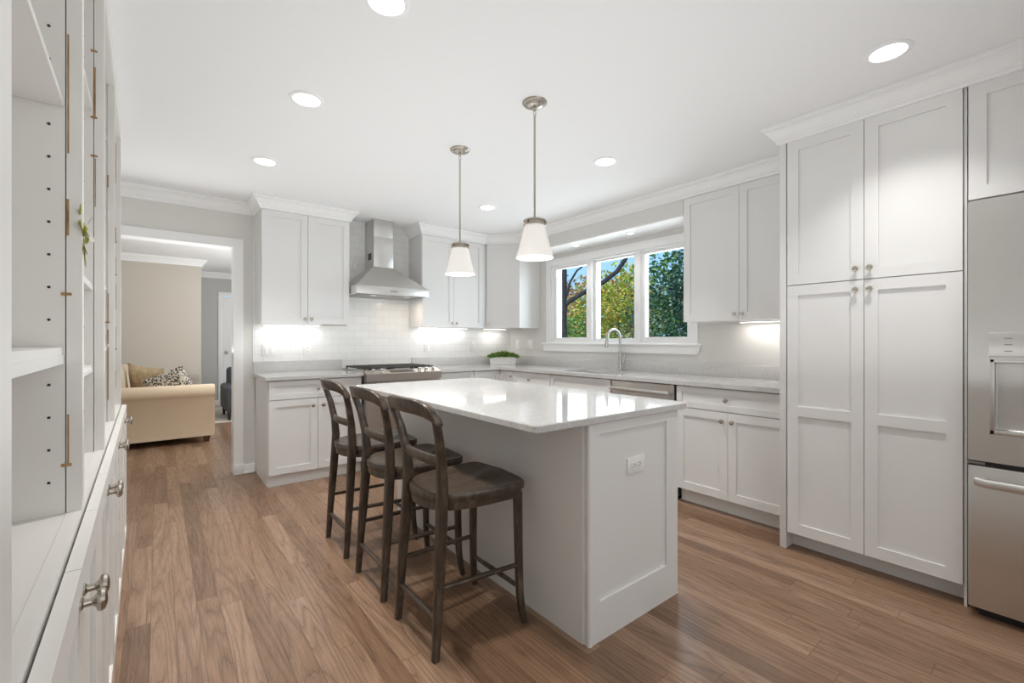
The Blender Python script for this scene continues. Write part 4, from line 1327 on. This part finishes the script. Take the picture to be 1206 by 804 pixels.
am = MB(); rolled_arm(am, 0.02, 0.985, 0.0, 0.16, 0.075, 0.690); am.build('arm', SOFA, sf, sharp=60)
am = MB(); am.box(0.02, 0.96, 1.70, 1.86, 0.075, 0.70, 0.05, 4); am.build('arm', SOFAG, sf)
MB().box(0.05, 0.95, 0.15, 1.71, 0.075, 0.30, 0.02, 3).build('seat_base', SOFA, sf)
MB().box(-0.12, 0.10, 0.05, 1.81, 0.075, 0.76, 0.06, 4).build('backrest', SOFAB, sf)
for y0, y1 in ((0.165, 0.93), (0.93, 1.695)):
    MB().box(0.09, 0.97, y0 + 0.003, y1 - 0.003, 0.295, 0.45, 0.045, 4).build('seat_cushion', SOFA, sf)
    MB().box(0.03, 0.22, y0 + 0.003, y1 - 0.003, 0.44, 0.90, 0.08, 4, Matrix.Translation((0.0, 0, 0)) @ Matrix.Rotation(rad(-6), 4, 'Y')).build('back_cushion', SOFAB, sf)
for x in (0.90, 0.06):
    for y in (0.05, 1.78):
        MB().add([(x - 0.03, y - 0.03, 0.08), (x + 0.045, y - 0.03, 0.08), (x + 0.045, y + 0.045, 0.08), (x - 0.03, y + 0.045, 0.08), (x - 0.018, y - 0.018, 0), (x + 0.03, y - 0.018, 0), (x + 0.03, y + 0.03, 0), (x - 0.018, y + 0.03, 0)],
                 [(0, 1, 2, 3), (7, 6, 5, 4), (0, 4, 5, 1), (1, 5, 6, 2), (2, 6, 7, 3), (3, 7, 4, 0)]).build('leg', SOFALEG, sf)


def pillow(name, label, loc, rot, sz, th, m):
    mb = MB(); K = 16; vs = []; fs = []
    for side in (1, -1):
        for i in range(K + 1):
            for j in range(K + 1):
                u, v = -1 + 2 * i / K, -1 + 2 * j / K
                h_ = th * max(0, (1 - abs(u) ** 3.2)) ** 0.6 * max(0, (1 - abs(v) ** 3.2)) ** 0.6
                px = u * sz * (1 - 0.09 * (1 - abs(v) ** 2)); py = v * sz * (1 - 0.09 * (1 - abs(u) ** 2))
                h_ *= 1 + 0.12 * noise.noise(Vector((u * 2.2, v * 2.2, side + sz)))
                vs.append((px, side * h_, py))
    n2 = (K + 1) ** 2
    for s_ in range(2):
        for i in range(K):
            for j in range(K):
                a = s_ * n2 + i * (K + 1) + j
                fs.append((a, a + K + 1, a + K + 2, a + 1))
    mb.add(vs, fs, True)
    o = mb.build(name, m, None, loc, sharp=80)
    o.rotation_euler = rot
    return tag(o, label, 'pillow', 'throw pillows on the sofa')


pillow('throw_pillow', 'plain tan throw pillow on the sofa, left one', (-0.105, 7.10, 0.690), (rad(16), rad(8), rad(-40)), 0.235, 0.085, PILLOW)
pillow('throw_pillow', 'black and cream spotted throw pillow on the sofa', (0.125, 6.90, 0.655), (rad(28), rad(-24), rad(-12)), 0.220, 0.070, SPOT)

ac = thing('armchair', 'dark blue-grey leather armchair half hidden behind the doorway', 'armchair', (0.79, 7.95, 0.0062))
MB().box(0.02, 0.74, 0.05, 0.80, 0.14, 0.34, 0.03, 3).build('seat_base', LEATHER, ac)
MB().box(0.14, 0.62, 0.0, 0.66, 0.335, 0.44, 0.04, 4).build('seat_cushion', LEATHER, ac)
MB().box(0.0, 0.15, 0.0, 0.80, 0.12, 0.52, 0.05, 4).build('arm', LEATHER, ac)
MB().box(0.61, 0.76, 0.0, 0.80, 0.12, 0.52, 0.05, 4).build('arm', LEATHER, ac)
MB().box(0.08, 0.68, 0.62, 0.80, 0.30, 0.78, 0.06, 4).build('backrest', LEATHER, ac)
for x in (0.03, 0.70):
    for y in (0.04, 0.74): MB().lathe([(0.016, 0), (0.024, 0.14), (0.024, 0.15)], 12, (x + 0.02, y, 0)).build('leg', BLACK, ac)
tag(MB().box(0.56, 2.3, 7.88, 9.75, 0.0005, 0.006, 0.0).build('rug', RUG), 'pale rug on the living room floor before the white door', 'rug')

# ---------------------------------------------------------------- garden outside the window
struct('garden_ground', MB().box(3.95, 60, -30, 60, -0.9, -0.6), GROUND)


def foliage(mb, c, rx, ry, rz, n, ln, seed, shell=0.45, droop=0.0, cluster=0):
    r = random.Random(seed)
    cl = []
    for i in range(cluster):
        th = r.uniform(0, 6.283); cu = r.uniform(-1, 1); s_ = math.sqrt(1 - cu * cu); q_ = r.uniform(0.55, 1.0)
        cl.append(Vector((s_ * math.cos(th) * q_, s_ * math.sin(th) * q_, cu * q_)))
    for i in range(n):
        th = r.uniform(0, 6.283); cu = r.uniform(-1, 1); s_ = math.sqrt(1 - cu * cu)
        q_ = shell + (1 - shell) * r.random() ** 0.6
        v = Vector((s_ * math.cos(th) * q_, s_ * math.sin(th) * q_, cu * q_))
        if cl:
            b = cl[r.randrange(len(cl))]
            v = b + Vector((r.gauss(0, 0.17), r.gauss(0, 0.17), r.gauss(0, 0.14)))
        p = Vector((c[0] + v.x * rx, c[1] + v.y * ry, c[2] + v.z * rz))
        d = Vector((v.x + r.uniform(-.8, .8), v.y + r.uniform(-.8, .8), v.z * 0.5 + r.uniform(-.7, .7) - droop))
        leaf(mb, p, d, Vector((r.uniform(-1, 1), r.uniform(-1, 1), 1)), ln * r.uniform(0.7, 1.35), ln * 0.55)


def tree(name, label, cat, base, crowns, m, stems, group=None, bark=TWIG):
    t = thing(name, label, cat, base, 0, group)
    tk = MB()
    for pts, rs in stems: tk.sweep(pts, rs, 9, up=(0, 1, 0.1))
    if stems: tk.build('trunk', bark, t)
    fb = MB()
    for cr_ in crowns: foliage(fb, *cr_)
    fb.build('foliage', m, t)
    return t


G = -0.6
# bare dark tree at the left of the window
bt_ = thing('tree', 'dark bare tree trunk with a long rising branch outside the left window pane', 'tree', (6.95, 7.06, G))
MB().sweep([(0.02, 0, -0.05), (0, 0, 0.8), (-0.02, 0.0, 2.2), (-0.02, -0.02, 3.8), (0.0, 0.02, 5.6)], [0.20, 0.135, 0.125, 0.11, 0.08], 14, up=(0, 1, 0)).build('trunk', BARK, bt_)
br = MB(); br.sweep([(0.0, 0.0, 2.55), (0.10, -0.20, 2.70), (0.20, -0.50, 2.86), (0.30, -0.90, 3.02), (0.40, -1.18, 3.22), (0.47, -1.36, 3.48), (0.49, -1.42, 3.62)], [0.055, 0.052, 0.050, 0.050, 0.048, 0.042, 0.035], 10, up=(0, 0, 1))
br.build('branch', BARK, bt_)
br = MB(); br.sweep([(0.0, 0.0, 2.5), (0.05, -0.10, 2.8), (0.10, -0.16, 3.1), (0.16, -0.30, 3.33), (0.2, -0.42, 3.40)], [0.035, 0.030, 0.027, 0.023, 0.017], 8, up=(1, 0, 0))
br.build('branch', BARK, bt_)
def P0(x, y): return (x, y, G)
tree('bush', 'mid green leafy bush behind the dark trunk in the left pane', 'bush', P0(10.3, 9.7), [((0, 0, 1.25), 1.3, 1.1, 1.35, 7000, 0.085, 21, 0.5, 0.1, 60)], LEAF_G,
     [([(0, 0, 0), (0.05, 0, 0.7), (0.1, 0.1, 1.6)], [0.05, 0.04, 0.02])])
tree('bush', 'yellow and green autumn bush in the middle window pane', 'bush', P0(8.6, 6.75), [((0, 0, 1.45), 1.0, 0.95, 1.5, 8500, 0.072, 22, 0.4, 0.1, 60), ((0.2, 0.25, 2.75), 0.45, 0.5, 0.75, 600, 0.07, 23, 0.2, 0.1, 14)], LEAF_Y,
     [([(0, 0, 0), (0.05, 0, 0.9), (0.15, 0.2, 2.2), (0.2, 0.28, 3.3)], [0.05, 0.04, 0.025, 0.01]), ([(0, 0, 0), (-0.1, -0.2, 1.2), (-0.1, -0.4, 2.4)], [0.04, 0.03, 0.01])])
tree('bush', 'dense dark evergreen bush in the right window pane', 'bush', P0(7.3, 4.25), [((0, 0, 1.5), 1.05, 1.15, 1.75, 9500, 0.07, 24, 0.55, 0.25, 90), ((-0.1, -0.35, 3.0), 0.75, 0.7, 0.9, 2800, 0.07, 25, 0.5, 0.25, 30)], LEAF_D,
     [([(0, 0, 0), (0.0, 0.05, 1.4), (-0.1, -0.2, 3.2)], [0.09, 0.07, 0.02])], bark=BARK)
tree('tree', 'orange-leaved tree far behind the left window pane', 'tree', P0(21.0, 20.5), [((0, 0, 3.5), 2.9, 2.9, 2.3, 4200, 0.26, 26, 0.4, 0.1, 60)], LEAF_O,
     [([(0, 0, 0), (0.1, 0, 1.6), (0.0, 0.1, 3.4)], [0.2, 0.16, 0.08])])
tree('tree', 'golden tree far behind the middle window pane', 'tree', P0(17.0, 13.6), [((0, 0, 2.7), 2.6, 2.6, 2.4, 4600, 0.22, 27, 0.4, 0.1, 60)], LEAF_Y,
     [([(0, 0, 0), (0.1, 0, 1.6), (0.0, 0.1, 3.0)], [0.2, 0.16, 0.08])])
tree('tree', 'broad green tree behind the dark evergreen bush', 'tree', P0(14.5, 8.4), [((0, 0, 2.5), 2.3, 2.2, 2.35, 4600, 0.20, 28, 0.4, 0.1, 60)], LEAF_G,
     [([(0, 0, 0), (0.1, 0, 1.4), (0.0, 0.1, 2.8)], [0.2, 0.15, 0.08])])
